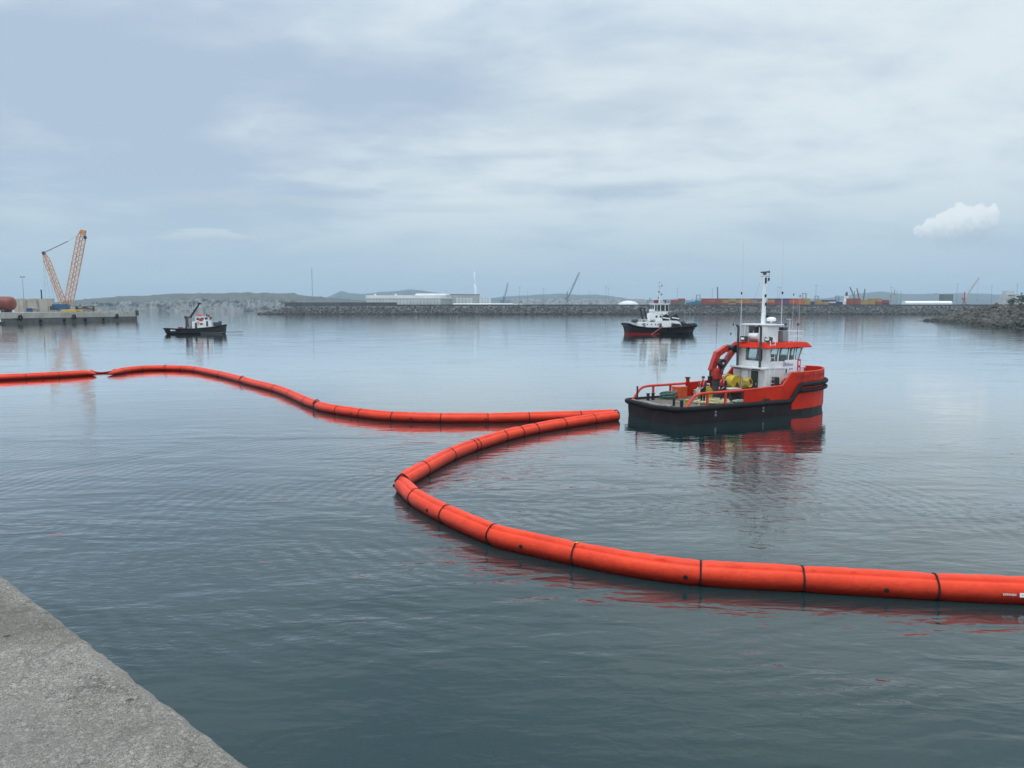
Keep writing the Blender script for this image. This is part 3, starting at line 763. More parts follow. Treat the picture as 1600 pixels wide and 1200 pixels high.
# ladder on the starboard aft corner
for x in (8.78, 9.24): obj('ladder_stile', tube([(x, -1.62, 1.6), (x, -1.62, 4.85), (x, -1.45, 5.15), (x, -1.2, 5.2)], .026, 6), white_clean, boat)
for k in range(11): obj('ladder_rung', cyl((8.78, -1.62, 1.75 + k * .29), (9.24, -1.62, 1.75 + k * .29), .018, 6), white_clean, boat)
for x0 in (9.9, 10.25):
    obj('foredeck_stair', tube([(x0, -2.0, DK), (x0 + .75, -2.0, 2.0), (x0 + .75, -2.0, 2.9), (x0 + .4, -2.0, 2.9)], .03, 6), white_clean, boat)
obj('oilskins', join(box((9.35, -1.56, 2.0), (.42, .16, .95), ry=.05), box((9.62, -1.58, 2.05), (.30, .14, .8))), mat('dark_cloth', (.05, .048, .05), .9), boat, bevel=.06)
obj('side_ventilator', join(cyl((9.2, -1.52, 1.2), (9.2, -1.52, 1.5), .12, 10), box((9.75, -1.54, 1.5), (.35, .15, .9))), mat('dark_cloth', (.05, .048, .05), .9), boat)
# roof: funnels, platform, railings, lights
for y, y2 in ((.62, 1.18), (-1.12, -.30)):
    obj('funnel_casing', box((9.55, (y + y2) / 2, 5.36), (1.0, y2 - y, 1.12)), light_grey if y > 0 else white_paint, boat, bevel=.02)
obj('roof_platform', box((9.65, 0.0, 6.0), (1.35, 2.7, .10)), white_clean, boat, bevel=.02)
obj('platform_strut', cyl((8.95, .35, 5.0), (9.02, -.1, 5.95), .03, 6), white_clean, boat)
obj('platform_strut', cyl((8.95, .9, 4.8), (8.98, .9, 5.95), .03, 6), white_clean, boat)
obj('winch_unit', join(box((9.1, .18, 5.72), (.35, .55, .28)), cyl((9.1, -.15, 5.55), (9.1, .45, 5.55), .13, 10)), dark_steel, boat)
obj('life_raft', join(lathe([(.05, -.42), (.22, -.40), (.25, -.2), (.25, .2), (.22, .40), (.05, .42)], (9.12, .12, 5.20), 14, 'y')), white_clean, boat, smooth=True)
for (x, y) in ((8.62, .62), (8.9, -1.34)):
    o = obj('searchlight', box((x, y, 5.02), (.28, .50, .34), ry=.15), dark_steel, boat, bevel=.03)
    obj('lens', box((x - .15, y, 5.03), (.02, .30, .14), ry=.15), white_clean, o)
obj('roof_locker', box((10.6, -1.05, 5.2), (.5, .45, .75)), mid_grey, boat, bevel=.02)
obj('roof_locker', box((10.6, -1.05, 5.72), (.42, .40, .22)), dark_steel, boat, bevel=.02)
rl = []
for x in (10.9, 11.35, 11.8, 12.25):
    obj('roof_stanchion', cyl((x, -1.32, 4.8), (x, -1.32, 5.55), .018, 6), white_clean, boat)
    obj('roof_stanchion', cyl((x, 1.32, 4.8), (x, 1.32, 5.55), .018, 6), white_clean, boat)
for z in (5.2, 5.55):
    obj('roof_guard_rail', tube([(10.9, -1.32, z), (12.25, -1.32, z), (12.45, -1.0, z), (12.45, 1.0, z), (12.25, 1.32, z), (10.9, 1.32, z)], .018, 6), white_clean, boat)
obj('magnetic_compass', join(cyl((11.9, .2, 4.8), (11.9, .2, 5.3), .14, 10), box((11.9, .2, 5.35), (.5, .9, .10))), white_clean, boat, bevel=.02)
for (x, y) in ((12.2, -.9), (12.2, .2), (12.2, .9)): obj('roof_lamp', join(cyl((x, y, 4.8), (x, y, 5.95), .016, 6), box((x, y, 6.0), (.12, .12, .14))), dark_steel, boat)
# mast
mast = obj('mast', join(tube([(9.78, 0, 6.05), (9.78, 0, 7.2), (9.76, 0, 9.45)], [.16, .13, .085], 10)), white_clean, boat, smooth=True)
for z, hw in ((8.95, .42), (8.70, .30), (9.32, .36)):
    obj('crosstree', beam((9.76, -hw, z), (9.76, hw * .9, z), .04, .04), white_clean if z < 9 else mid_grey, mast)
obj('radar_scanner', join(box((9.76, 0, 9.62), (.14, .62, .09)), cyl((9.76, 0, 9.44), (9.76, 0, 9.6), .12, 10)), dark_steel, mast)
for (y, z) in ((-.14, 9.15), (-.14, 8.95), (-.16, 8.0), (-.40, 9.12), (-.22, 7.42)):
    obj('navigation_light', join(cyl((9.74, y, z - .09), (9.74, y, z + .09), .065, 8), box((9.74, y / 2, z - .1), (.05, abs(y) + .06, .02))), black_paint, mast)
obj('wind_vane', join(cyl((9.76, -.40, 8.95), (9.76, -.40, 9.75), .014, 5), box((9.76, -.40, 9.62), (.10, .03, .14))), dark_steel, mast)
obj('flag_halyard', tube([(9.76, .40, 8.95), (9.5, .75, 7.4), (9.3, 1.0, 6.1)], .006, 4), mid_grey, mast)
for k in range(7): obj('mast_step', cyl((9.78, .02, 6.35 + k * .2), (9.78, .26, 6.35 + k * .2), .014, 5), white_clean, mast)
obj('radar_dome', lathe([(.10, 0), (.30, .03), (.33, .12), (.28, .24), (.12, .30)], (9.95, -.55, 6.22), 16), white_clean, boat, smooth=True)
obj('dome_bracket', join(cyl((9.95, -.55, 6.05), (9.95, -.55, 6.22), .06, 8)), white_clean, boat)
obj('camera_dome', join(cyl((9.85, -.28, 6.5), (9.85, -.28, 6.66), .07, 8), cyl((9.8, -.1, 6.55), (9.85, -.28, 6.58), .02, 6)), black_paint, boat)
for (x, y, z0, z1, r) in ((8.7, 1.05, 4.8, 8.1, .016), (10.45, -1.0, 4.8, 8.1, .018), (8.9, 1.2, 6.0, 12.1, .009), (10.5, -.9, 6.0, 12.3, .009), (12.0, -.6, 5.5, 8.0, .008), (12.3, -.9, 5.5, 7.9, .008), (8.45, 1.5, 4.8, 5.9, .012), (8.35, 1.62, 4.8, 5.25, .012)):
    o = obj('antenna', cyl((x, y, z0), (x, y, z1), r, 6, r * .6), white_clean if z1 < 9 else light_grey, boat)
    if z1 < 8.5: obj('antenna_tip', cyl((x, y, z1), (x, y, z1 + .16), r * 2.6 + .012, 6), black_paint, o)
obj('gps_mast', join(cyl((12.0, -.35, 4.8), (12.0, -.35, 6.35), .02, 6), box((12.0, -.25, 6.36), (.05, .42, .03))), white_clean, boat)
# board and lettering
SY = -1.50
sb = obj('sign_board', box((10.95, SY - .012, 2.62 + .5), (1.25, .02, .95)), sign_white, boat)
text('lettering', 'Bilbao', .34, sign_blue, sb, basis((10.62 + .12, SY - .028, 3.28), (1, 0, 0), (0, 0, 1)), .003)
text('lettering', 'port', .20, sign_blue, sb, basis((10.95, SY - .028, 2.98), (1, 0, 0), (0, 0, 1)), .003)
rb = obj('logo_panel', box((11.72, SY - .014, 3.10), (.34, .022, 1.02)), sign_red, boat, bevel=.004)
for z, hh in ((3.34, .30), (2.90, .26)):
    obj('logo_counter', box((11.73, SY - .03, z), (.12, .012, hh)), sign_white, rb)
def hull_text(s_, x0, size, z, nm='ship_name'):
    n = len(s_)
    for k, ch in enumerate(s_):
        if ch == ' ': continue
        x = x0 + k * size * .86; y = -hb(x); sl = Vector((.1, -(hb(x + .05) - hb(x - .05)), 0))
        nrm = Vector((sl.y, -sl.x, 0)).normalized()
        text('lettering', ch, size, name_dark, boat, basis(Vector((x, y, z)) + nrm * .012, sl, (0, 0, 1)), .004)
hull_text('PUERTO CIERVANA', 10.15, .33, 2.50); hull_text('BILBAO', 11.5, .27, 2.13)
for x, z in ((3.0, .62), (3.0, .42), (7.15, .62), (7.15, .42)): obj('draft_mark', ring((x, -2.74, z), .055, .014, 'y', 12, 4), white_clean, boat)
for z in (.6, .75): obj('draft_mark', box((15.12, -.86, z), (.05, .012, .07), rz=-.7), white_clean, boat)
# knuckle-boom crane
cr = obj('deck_crane', join(cyl((6.95, 1.45, DK), (6.95, 1.45, 1.35), .48, 16), cyl((6.95, 1.45, 1.35), (6.95, 1.45, 2.25), .30, 14)), dark_steel, boat)
obj('slew_head', box((6.95, 1.45, 2.55), (.75, .62, .75)), crane_red, cr, bevel=.06)
obj('inner_boom', join(beam((6.62, 1.62, 2.75), (7.15, 1.62, 4.05), .34, .46), beam((7.08, 1.62, 3.9), (8.0, 1.62, 4.38), .34, .42)), crane_red, cr, bevel=.03)
obj('outer_boom', beam((8.45, 1.25, 4.40), (6.85, 1.25, 2.62), .30, .40, .26, .34), crane_red, cr, bevel=.03)
obj('boom_joint', cyl((8.25, 1.02, 4.30), (8.25, 1.86, 4.30), .27, 14), black_paint, cr)
obj('lift_cylinder', join(cyl((7.0, 1.0, 2.7), (7.55, 1.0, 3.8), .09, 10), cyl((7.4, 1.0, 3.5), (7.75, 1.0, 4.2), .05, 8)), dark_steel, cr)
obj('hose_reel', cyl((7.05, .92, 3.32), (7.05, 1.22, 3.32), .30, 18), black_paint, cr)
obj('reel_hub', cyl((7.05, .90, 3.32), (7.05, .93, 3.32), .08, 10), light_grey, cr)
obj('crane_hook', join(cyl((6.35, 1.45, 2.35), (6.35, 1.45, 2.85), .06, 8), box((6.35, 1.45, 2.25), (.22, .22, .32))), black_paint, cr)
obj('outrigger', beam((6.95, .2, 1.5), (6.95, 2.5, 1.5), .22, .22), dark_steel, cr)
obj('control_stand', join(box((7.7, 1.2, 1.5), (.6, .7, 1.0))), mid_grey, boat, bevel=.03)
obj('bulwark_locker', box((8.0, 2.0, 1.95), (1.2, .7, .9)), mat('maroon', (.22, .02, .03), .5), boat, bevel=.02)
for x in (7.6, 8.1): obj('locker_guard', tube([(x, 1.5, DK), (x, 1.5, 2.35), (x + .4, 1.5, 2.35), (x + .4, 1.5, DK)], .02, 6), white_clean, boat)
obj('deck_hatch', box((8.0, -.2, 1.35), (.95, .9, .8)), mat('hatch_brown', (.10, .07, .075), .6), boat, bevel=.03)
obj('bow_rail_post', cyl((9.45, -2.45, 2.8), (9.45, -2.45, 3.1), .05, 8), dark_steel, boat)

# ------------------------------------------------------------------ things on the workboat's deck
def on_boat(name, label, cat, x, y, z=DK, rz=0.0, group=None):
    p = BO + Matrix.Rotation(BA, 3, 'Z') @ Vector((x, y, z)); return thing(name, label, cat, p, BA + rz, group)
t = on_boat('rope_reel', 'yellow rope drum lying on deck between the two crew', 'rope reel', 4.75, .25)
for y in (-.30, .30): obj('flange', join(cyl((0, y - .03, .48), (0, y + .03, .48), .48, 22)), yellow if y < 0 else light_grey, t)
obj('drum_core', cyl((0, -.27, .48), (0, .27, .48), .36, 18), pale_rope, t)
obj('cradle', box((0, 0, .05), (.7, .75, .10)), black_paint, t)
t = on_boat('hose_reel', 'large yellow hose reel in front of the deck crane', 'hose reel', 7.15, .05)
obj('hose_winding', lathe([(.2, -.36), (.43, -.34), (.46, -.17), (.42, 0), (.46, .17), (.43, .34), (.2, .36)], (0, 0, 1.15), 22, 'y'), yellow, t, smooth=True)
for y in (-.40, .40):
    obj('flange', ring((0, y, 1.15), .50, .035, 'y', 24, 6), yellow, t)
    obj('stand', join(beam((-.4, y, 0), (0, y, 1.15), .06, .06), beam((.4, y, 0), (0, y, 1.15), .06, .06)), dark_steel, t)
t = on_boat('hose_bundle', 'yellow hose hung in loops beside the wheelhouse door', 'hose', 7.85, -.55, 1.75)
for k in range(4): obj('hose_loop', ring((.03 * k, -.05 * k, .30), .30 - .02 * k, .05, 'y', 18, 6, 1.15), yellow, t)
t = on_boat('work_table', 'low work table with pale top on the aft deck', 'table', 6.45, -.55)
obj('table_top', box((0, 0, .78), (1.1, .8, .06)), light_grey, t, bevel=.01)
for sx in (-.45, .45):
    for sy in (-.32, .32): obj('leg', box((sx, sy, .375), (.06, .06, .75)), dark_steel, t)
obj('shelf', box((0, 0, .4), (.95, .7, .25)), black_paint, t)
o = on_boat('rope_coil', 'dark green mooring rope heaped beside the port rail', 'rope coil', 3.1, 2.0)
obj('rope', coil((0, 0, 0), .62, .045, 9, .42, seed=3), green_rope, o, smooth=True)
o = on_boat('rope_coil', 'pale yellow floating line flaked on deck around the crew', 'rope coil', 4.0, -1.35)
obj('rope', coil((0, 0, 0), 1.15, .04, 8, .16, jitter=.12, seed=5), pale_rope, o, smooth=True)
o = on_boat('rope_coil', 'pale green rope lying by the starboard bulwark', 'rope coil', 5.9, -1.95)
obj('rope', coil((0, 0, 0), .55, .035, 5, .10, jitter=.15, seed=9), mat('pale_green', (.30, .40, .33), .85), o, smooth=True)
t = on_boat('storage_box', 'orange-red storage box standing at the port rail', 'storage box', 4.25, 2.15)
obj('box_body', box((0, 0, .36), (.85, .62, .72)), orange_paint, t, bevel=.02)
obj('lid', box((0, 0, .75), (.9, .66, .06)), orange_paint, t, bevel=.015)
t = on_boat('chair', 'white plastic chair against the port bulwark', 'chair', 6.0, 2.2, rz=-1.57)
def chair(t):
    obj('seat', box((0, 0, .44), (.46, .46, .04)), white_clean, t, bevel=.01)
    for sx in (-.2, .2):
        for sy in (-.2, .2): obj('leg', box((sx, sy, .21), (.04, .04, .42)), white_clean, t)
    for sx in (-.2, .2): obj('back_post', box((sx, .21, .66), (.04, .04, .42)), white_clean, t)
    for z in (.62, .84): obj('backrest', box((0, .21, z), (.44, .03, .09)), white_clean, t)
chair(t)
t = on_boat('chair', 'second white plastic chair, nearer the crew member by the drum', 'chair', 6.65, 2.2, rz=-1.4); chair(t)

# ------------------------------------------------------------------ people
def person(name_label, x, y, rz, hair, hair_cover, pose):
    t = on_boat('person', name_label, 'person', x, y, DK, rz)
    # +x is where the person faces
    J = {}; E = []
    def j(n, p, r): J[n] = (len(J), Vector(p), r)
    def e(a, b): E.append((J[a][0], J[b][0]))
    lean = pose.get('lean', 0)
    j('pelvis', (0, 0, .93), .155); j('waist', (.01 + lean * .3, 0, 1.07), .15); j('chest', (.02 + lean * .7, 0, 1.30), .175); j('neckb', (.01 + lean, 0, 1.45), .085)
    j('neck', (.02 + lean, 0, 1.51), .058); j('jaw', (.05 + lean, 0, 1.58), .070); j('head', (.035 + lean, 0, 1.67), .098); j('crown', (.02 + lean, 0, 1.735), .070)
    for a, b in (('pelvis','waist'),('waist','chest'),('chest','neckb'),('neckb','neck'),('neck','jaw'),('jaw','head'),('head','crown')): e(a, b)
    for sd, s_ in (('l', 1), ('r', -1)):
        st = pose.get('stride', .08) * s_
        j('hip' + sd, (0, .10 * s_, .87), .115); j('knee' + sd, (.03 + st * .6, .12 * s_, .48), .078); j('ank' + sd, (-.01 + st, .12 * s_, .09), .055); j('toe' + sd, (.17 + st, .135 * s_, .045), .045)
        e('pelvis', 'hip' + sd); e('hip' + sd, 'knee' + sd); e('knee' + sd, 'ank' + sd); e('ank' + sd, 'toe' + sd)
        el_, wr = pose[sd]
        j('sho' + sd, (.01 + lean * .9, .19 * s_, 1.41), .075); j('elb' + sd, el_, .056); j('wri' + sd, wr, .038)
        dv = (Vector(wr) - Vector(el_)).normalized(); pm = Vector(wr) + dv * .07
        j('palm' + sd, pm, .036)
        e('chest', 'sho' + sd); e('sho' + sd, 'elb' + sd); e('elb' + sd, 'wri' + sd); e('wri' + sd, 'palm' + sd)
        a, b = frame_of(dv)
        for k in range(4):
            off = a * (k - 1.5) * .021; ln = (.075, .085, .080, .062)[k]
            j(f'f{sd}{k}', pm + off + dv * .045, .010); j(f'g{sd}{k}', pm + off + dv * (.045 + ln * .55) - b * .012, .009); j(f'h{sd}{k}', pm + off + dv * (.045 + ln * .8) - b * .035, .008)
            e('palm' + sd, f'f{sd}{k}'); e(f'f{sd}{k}', f'g{sd}{k}'); e(f'g{sd}{k}', f'h{sd}{k}')
        j('t1' + sd, pm - dv * .015 - a * .045 - b * .01, .012); j('t2' + sd, pm + dv * .025 - a * .060 - b * .02, .010)
        e('palm' + sd, 't1' + sd); e('t1' + sd, 't2' + sd)
    me = bpy.data.meshes.new('body'); me.from_pydata([tuple(v[1]) for v in J.values()], E, [])
    o = bpy.data.objects.new('body', me); col.objects.link(o)
    sk = o.modifiers.new('skin', 'SKIN'); su = o.modifiers.new('sub', 'SUBSURF'); su.levels = 1; su.render_levels = 1
    for i, v in enumerate(J.values()):
        q = me.skin_vertices[0].data[i]; q.radius = (v[2], v[2]); q.use_root = (i == 0)
    dg = bpy.context.evaluated_depsgraph_get(); m2 = bpy.data.meshes.new_from_object(o.evaluated_get(dg)); bpy.data.objects.remove(o)
    for m_ in (navy, skin_m, black_paint): m2.materials.append(m_)
    hands = [J['palml'][1], J['palmr'][1]]
    for p in m2.polygons:
        p.use_smooth = True; c = p.center
        if c.z > 1.50 or min((c - h).length for h in hands) < .10: p.material_index = 1
        elif c.z < .13: p.material_index = 2
    o = bpy.data.objects.new('body', m2); col.objects.link(o); o.parent = t
    hx = .03 + lean
    obj('hair', lathe([(.03, .035), (.085, .025), (.106, -.015), (.104, -.06 if not hair_cover else -.03), (.07, -.09 if not hair_cover else -.03)], (hx - .012, 0, 1.735 + .035), 14), hair, t, smooth=True)
    hd = o
    for s_ in (-1, 1):
        obj('eye', lathe([(.004, -.008), (.012, 0), (.004, .008)], (hx + .093, s_ * .033, 1.675), 8, 'x'), black_paint, t)
        obj('ear', box((hx + .0, s_ * .098, 1.66), (.045, .02, .06)), skin_m, t, bevel=.008)
    obj('nose', join(beam((hx + .085, 0, 1.68), (hx + .115, 0, 1.635), .022, .02, .034, .03)), skin_m, t)
    obj('mouth', box((hx + .088, 0, 1.60), (.012, .05, .010)), vest_m, t)
    # life vest: collar and two chest panels
    for s_ in (-1, 1):
        obj('life_vest', tube(smooth_path([(lean * .6 + .165, .085 * s_, 1.10), (lean * .7 + .20, .095 * s_, 1.26), (lean * .9 + .12, .10 * s_, 1.44), (lean - .03, .075 * s_, 1.50)], 12)[0], [.05, .058, .062, .064, .064, .062, .06, .058, .055, .052, .05, .045], 8), vest_m, t, smooth=True)
    obj('vest_belt', ring((.012 + lean * .35, 0, 1.10), .168, .02, 'z', 20, 6), black_paint, t)
    return t
person('crew member in dark overalls and red life vest holding a rope, nearest the boat stern', 3.30, -1.22, R(205), hair_dark, False,
       dict(l=((.16, .24, 1.14), (.36, .10, 1.08)), r=((.14, -.26, 1.14), (.34, -.08, 1.02)), stride=.10))
person('grey-haired crew member in dark overalls and red life vest beside the yellow hose reel', 5.15, -1.15, R(196), hair_grey, False,
       dict(l=((.10, .27, 1.13), (.30, .16, 1.0)), r=((.06, -.28, 1.14), (.27, -.16, .98)), stride=-.12, lean=.05))
o = on_boat('hand_line', 'pale line running through the hands of the crew member at the stern', 'rope', 3.30, -1.22, DK, R(205))
obj('rope', tube(smooth_path([(.44, .10, 1.07), (.46, 0, 1.02), (.42, -.12, 1.0), (.55, -.22, .6), (.6, -.1, .25), (.8, .1, .04), (1.3, .2, .04)], 24)[0], .022, 6), pale_rope, o)

# ------------------------------------------------------------------ tugs
def hull_loft(tab, zs):
    """tab: (x, half breadth, sheer z); zs: list of (fraction of sheer or absolute z, breadth factor)"""
    rows = []
    for kind, z, k in zs:
        cx = tab[len(tab) // 2][0]; kx = 1 - (1 - k) * .55 if kind == 'a' else 1.0
        rk = lambda x: cx + (x - cx) * kx
        row = [Vector((rk(x), -b * k, (s_ * z if kind == 'f' else z))) for x, b, s_ in tab]
        row += [Vector((rk(x), b * k, (s_ * z if kind == 'f' else z))) for x, b, s_ in reversed(tab)]
        rows.append(row)
    V, F = closed_strip(rows); n = len(rows[0])
    return V, F, n
def deck_of(tab, dz, k=.97):
    row = [Vector((x, -b * k, s_ - dz)) for x, b, s_ in tab] + [Vector((x, b * k, s_ - dz)) for x, b, s_ in reversed(tab)]
    n = len(tab); F = [(i, i + 1, 2 * n - 2 - i, 2 * n - 1 - i) for i in range(n - 1)]
    return row, F
tug_black = mat('tug_black', (0.014, 0.017, 0.022), .55, var=.35, vscale=.5)
tug_white = mat('tug_white', (0.80, 0.81, 0.80), .45, var=.06, vscale=.6)

# harbour tug on the right: bow to the right
A_, B_ = on_z(976, 521.5), on_z(1092, 521.0)
LT = (B_ - A_).length
tug = thing('tugboat', 'black and white harbour tug with a tall mast, off the rubble breakwater', 'tugboat', A_, math.atan2(B_.y - A_.y, B_.x - A_.x) + R(6)); tug.scale = (1.03, 1.0, .98)
tab = [(0, 2.2, 3.3), (.5, 3.3, 3.1), (2, 4.0, 2.5), (5, 4.4, 2.05), (9, 4.6, 1.95), (13, 4.6, 2.1), (16.5, 4.3, 2.4), (19, 3.6, 2.75), (20.8, 2.4, 2.95), (21.8, 1.0, 3.05), (22.1, .1, 3.1)]
V, F, n_ = hull_loft(tab, [('a', -.8, .78), ('a', .42, .90), ('f', 1.0, 1.0)]); obj('hull', (V, F), tug_black, tug)
V, F, n_ = hull_loft(tab, [('a', -.5, .84), ('a', .46, .915)]); V = [Vector((min(p.x, 9.5), p.y, p.z - .03 * max(0, p.x))) for p in V]; obj('boot_top', ([Vector((p.x * .995 - .15, p.y, p.z)) for p in V], F), boot_red, tug)
obj('deck', deck_of(tab, .75), mid_grey, tug)
obj('rubbing_fender', tube([(x, -b - .08, s_ - .25) for x, b, s_ in tab], .26, 8), rubber, tug, smooth=True)
obj('rubbing_fender', tube([(x, b + .08, s_ - .25) for x, b, s_ in tab], .26, 8), rubber, tug, smooth=True)
obj('bow_fender', tube([(18.2, -3.95, 2.2), (20.2, -2.95, 2.35), (21.6, -1.6, 2.45), (22.25, 0, 2.5), (21.6, 1.6, 2.45), (20.2, 2.95, 2.35)], .55, 10), rubber, tug, smooth=True)
for k in range(9): obj('tyre_fender', ring((12.0 + k * .95, -4.55 - .05 + max(0, (k - 4.5) * .16), 1.35 + k * .06), .46, .17, 'y', 14, 6), rubber, tug, smooth=True)
obj('stern_stripe', tube([(.1, -2.6, 3.0), (.7, -3.55, 2.65), (2.0, -4.1, 2.2)], .06, 6), tug_white, tug)
obj('deckhouse', prism([(3.2, 1.4), (16.8, 1.6), (16.08, 3.4), (15.0, 3.95), (9.0, 3.95), (8.2, 3.55), (3.2, 3.45)], 'y', -2.7, 2.7), tug_white, tug)
obj('upper_house', prism([(7.6, 3.9), (13.2, 3.9), (12.6, 6.0), (8.6, 6.4), (7.8, 6.2)], 'y', -2.1, 2.1), tug_white, tug)
wh = obj('wheelhouse', prism([(8.6, 6.3), (12.4, 6.1), (12.8, 6.7), (12.8, 9.05), (8.4, 9.05), (8.2, 6.8)], 'y', -1.75, 1.75), tug_white, tug)
for x0, x1 in ((8.55, 9.1), (9.3, 10.15), (10.4, 11.6), (11.85, 12.7)): obj('window', box(((x0 + x1) / 2, -1.76, 7.75), (x1 - x0, .06, 1.95)), dark_glass, wh)
for y in (-1.2, 0, 1.2): obj('window', box((8.27, y, 7.75), (.06, .9, 1.9), ry=-.04), dark_glass, wh)
obj('roof', box((10.6, 0, 9.13), (4.9, 3.9, .16)), tug_white, tug)
for x in (4.4, 5.8, 7.1, 8.4, 9.2, 14.6, 15.6): obj('porthole', lathe([(.2, -.02), (.2, .02)], (x, -2.72, 2.85), 12, 'y'), dark_glass, tug)
for (x, y) in ((11.0, -1.45), (14.0, -1.3)):
    fu = obj('funnel', prism([(x - .2, 4.0), (x + 1.9, 3.9), (x + 1.7, 5.6), (x + .9, 6.0), (x - .3, 5.4)], 'y', y - .95, y + .2), tug_black, tug, bevel=.1)
    obj('funnel_band', beam((x - .3, y - .98, 4.9), (x + 1.95, y - .98, 4.55), .05, .34), tug_white, fu)
obj('towing_arch', join(beam((6.4, -1.4, 3.5), (5.3, -1.4, 7.6), .45, .4, .35, .35)), tug_black, tug)
obj('towing_arch', join(beam((6.4, 1.4, 3.5), (5.3, 1.4, 7.6), .45, .4, .35, .35)), tug_black, tug)
obj('arch_bar', beam((5.3, -1.6, 7.6), (5.3, 1.6, 7.6), .35, .35), tug_black, tug)
obj('monitor_pipe', tube([(8.2, -1.9, 6.3), (10.5, -2.0, 5.9), (13.0, -2.0, 5.1)], .13, 8), dark_steel, tug)
ms = obj('mast', join(cyl((10.5, .6, 9.1), (10.7, .05, 15.4), .14, 8, .08), cyl((10.5, -.6, 9.1), (10.7, -.05, 15.4), .14, 8, .08), cyl((11.6, 0, 9.1), (10.7, 0, 13.5), .10, 8)), tug_white, tug)
for z, hw in ((10.6, .6), (11.6, .55), (12.6, .8), (14.4, .9), (15.6, .7)): obj('crosstree', box((10.7, 0, z), (.9, hw * 1.6, .10)), light_grey, ms)
for z, x in ((10.9, 10.2), (11.9, 11.2), (12.8, 10.3), (14.6, 11.2), (10.2, 11.9)): obj('mast_lamp', box((x, -.4, z), (.26, .26, .4)), dark_steel, ms)
obj('search_lamp', box((9.0, -.9, 9.7), (.8, .7, .9)), mat('maroon', (.22, .02, .03), .5), tug, bevel=.08)
obj('roof_drum', join(cyl((9.9, -.5, 9.2), (9.9, -.5, 10.3), .22, 8), cyl((12.3, -.6, 9.2), (12.3, -.6, 10.2), .26, 8)), dark_steel, tug)
obj('tow_winch', join(cyl((14.6, -1.4, 2.6), (14.6, 1.4, 2.6), .8, 14), box((14.6, -2.9, 2.3), (2.2, .3, 1.4))), black_paint, tug)
obj('tyre_fender', ring((14.2, -2.86, 2.45), .55, .2, 'y', 14, 6), rubber, tug)
obj('tyre_fender', ring((15.6, -2.86, 2.35), .5, .18, 'y', 14, 6), rubber, tug)
obj('bow_bitts', box((18.0, -.8, 2.95), (1.4, 1.2, 1.4)), black_paint, tug, bevel=.15)
obj('boom_davit', join(beam((9.6, -3.6, 2.0), (9.6, -3.6, 2.9), .5, .5)), mat('maroon', (.22, .02, .03), .5), tug)
obj('hand_rail', tube([(3.2, -2.75, 4.3), (8.0, -2.75, 4.35)], .05, 5), tug_white, tug)
for k in range(5): obj('rail_stanchion', cyl((3.4 + k * 1.1, -2.75, 3.45), (3.4 + k * 1.1, -2.75, 4.3), .04, 5), tug_white, tug)
for x in (4.9, 9.9, 13.6): obj('side_door', box((x, -2.72, 2.5), (.7, .06, 1.6)), mid_grey, tug)
for x in (8.9, 10.2): obj('upper_window', box((x, -2.12, 5.2), (.6, .06, .6)), dark_glass, tug)
obj('life_raft', cyl((7.0, -2.2, 4.3), (8.2, -2.2, 4.3), .4, 10), light_grey, tug)
obj('upper_rail', tube([(7.7, -2.15, 7.0), (9.0, -2.15, 7.0), (13.2, -2.15, 6.7)], .06, 5), light_grey, tug)
for x in (7.8, 9.2, 10.6, 12.0, 13.1): obj('rail_stanchion', cyl((x, -2.15, 6.0), (x, -2.15, 6.95), .05, 5), light_grey, tug)
obj('bow_rail', tube([(16.6, -3.9, 3.3), (18.6, -3.3, 3.6), (20.4, -2.2, 3.75)], .05, 5), light_grey, tug)
obj('stern_reel', cyl((3.0, -1.2, 3.9), (3.0, 1.2, 3.9), .55, 12), dark_steel, tug)
obj('vent_cowl', join(cyl((6.2, -1.8, 3.4), (6.2, -1.8, 4.4), .25, 8), cyl((4.6, -1.6, 3.4), (4.6, -1.6, 4.2), .2, 8)), light_grey, tug)
TM = tug.matrix_basis
_m = Matrix.Translation(A_) @ Matrix.Rotation(tug.rotation_euler.z, 4, 'Z')
obj('towing_hawser', tube(smooth_path([_m @ Vector((10.2, -4.6, 2.2)), _m @ Vector((8.5, -5.6, 1.5)), _m @ Vector((6.4, -6.8, .5)), _m @ Vector((5.2, -7.4, .0))], 14)[0], .10, 6), mat('red_rope', (.30, .09, .09), .85),
    label='thick reddish hawser slanting from the black tug side into the water', cat='hawser')

# line-handling boat on the left: bow to the right
A_, B_ = on_z(257, 521.8), on_z(349, 521.2)
lb = thing('workboat', 'small black-hulled workboat with white cabin and raised black crane arm', 'workboat', A_, math.atan2(B_.y - A_.y, B_.x - A_.x) + R(6))
tab = [(0, 1.9, 1.75), (.4, 2.4, 1.75), (3, 2.7, 1.55), (8, 2.8, 1.6), (11, 2.7, 1.85), (13.5, 2.2, 2.1), (15.5, 1.5, 2.45), (16.8, .7, 2.7), (17.3, .1, 2.75)]
V, F, n_ = hull_loft(tab, [('a', -.6, .75), ('a', .3, .92), ('f', 1.0, 1.0)]); obj('hull', (V, F), tug_black, lb)
obj('deck', deck_of(tab, .55), dark_steel, lb)
obj('rubbing_fender', tube([(x, -b - .04, s_ - .15) for x, b, s_ in tab], .18, 8), rubber, lb, smooth=True)
obj('white_panel', box((2.6, -2.72, 1.2), (1.3, .06, .5)), tug_white, lb)
for x in (1.0, 4.2): obj('stern_fender', box((x, -2.65, 1.1), (.9, .25, .8)), rubber, lb, bevel=.1)
obj('cabin', prism([(7.8, 1.2), (13.2, 1.5), (12.9, 3.9), (11.0, 4.1), (7.8, 3.6)], 'y', -1.7, 1.7), tug_white, lb)
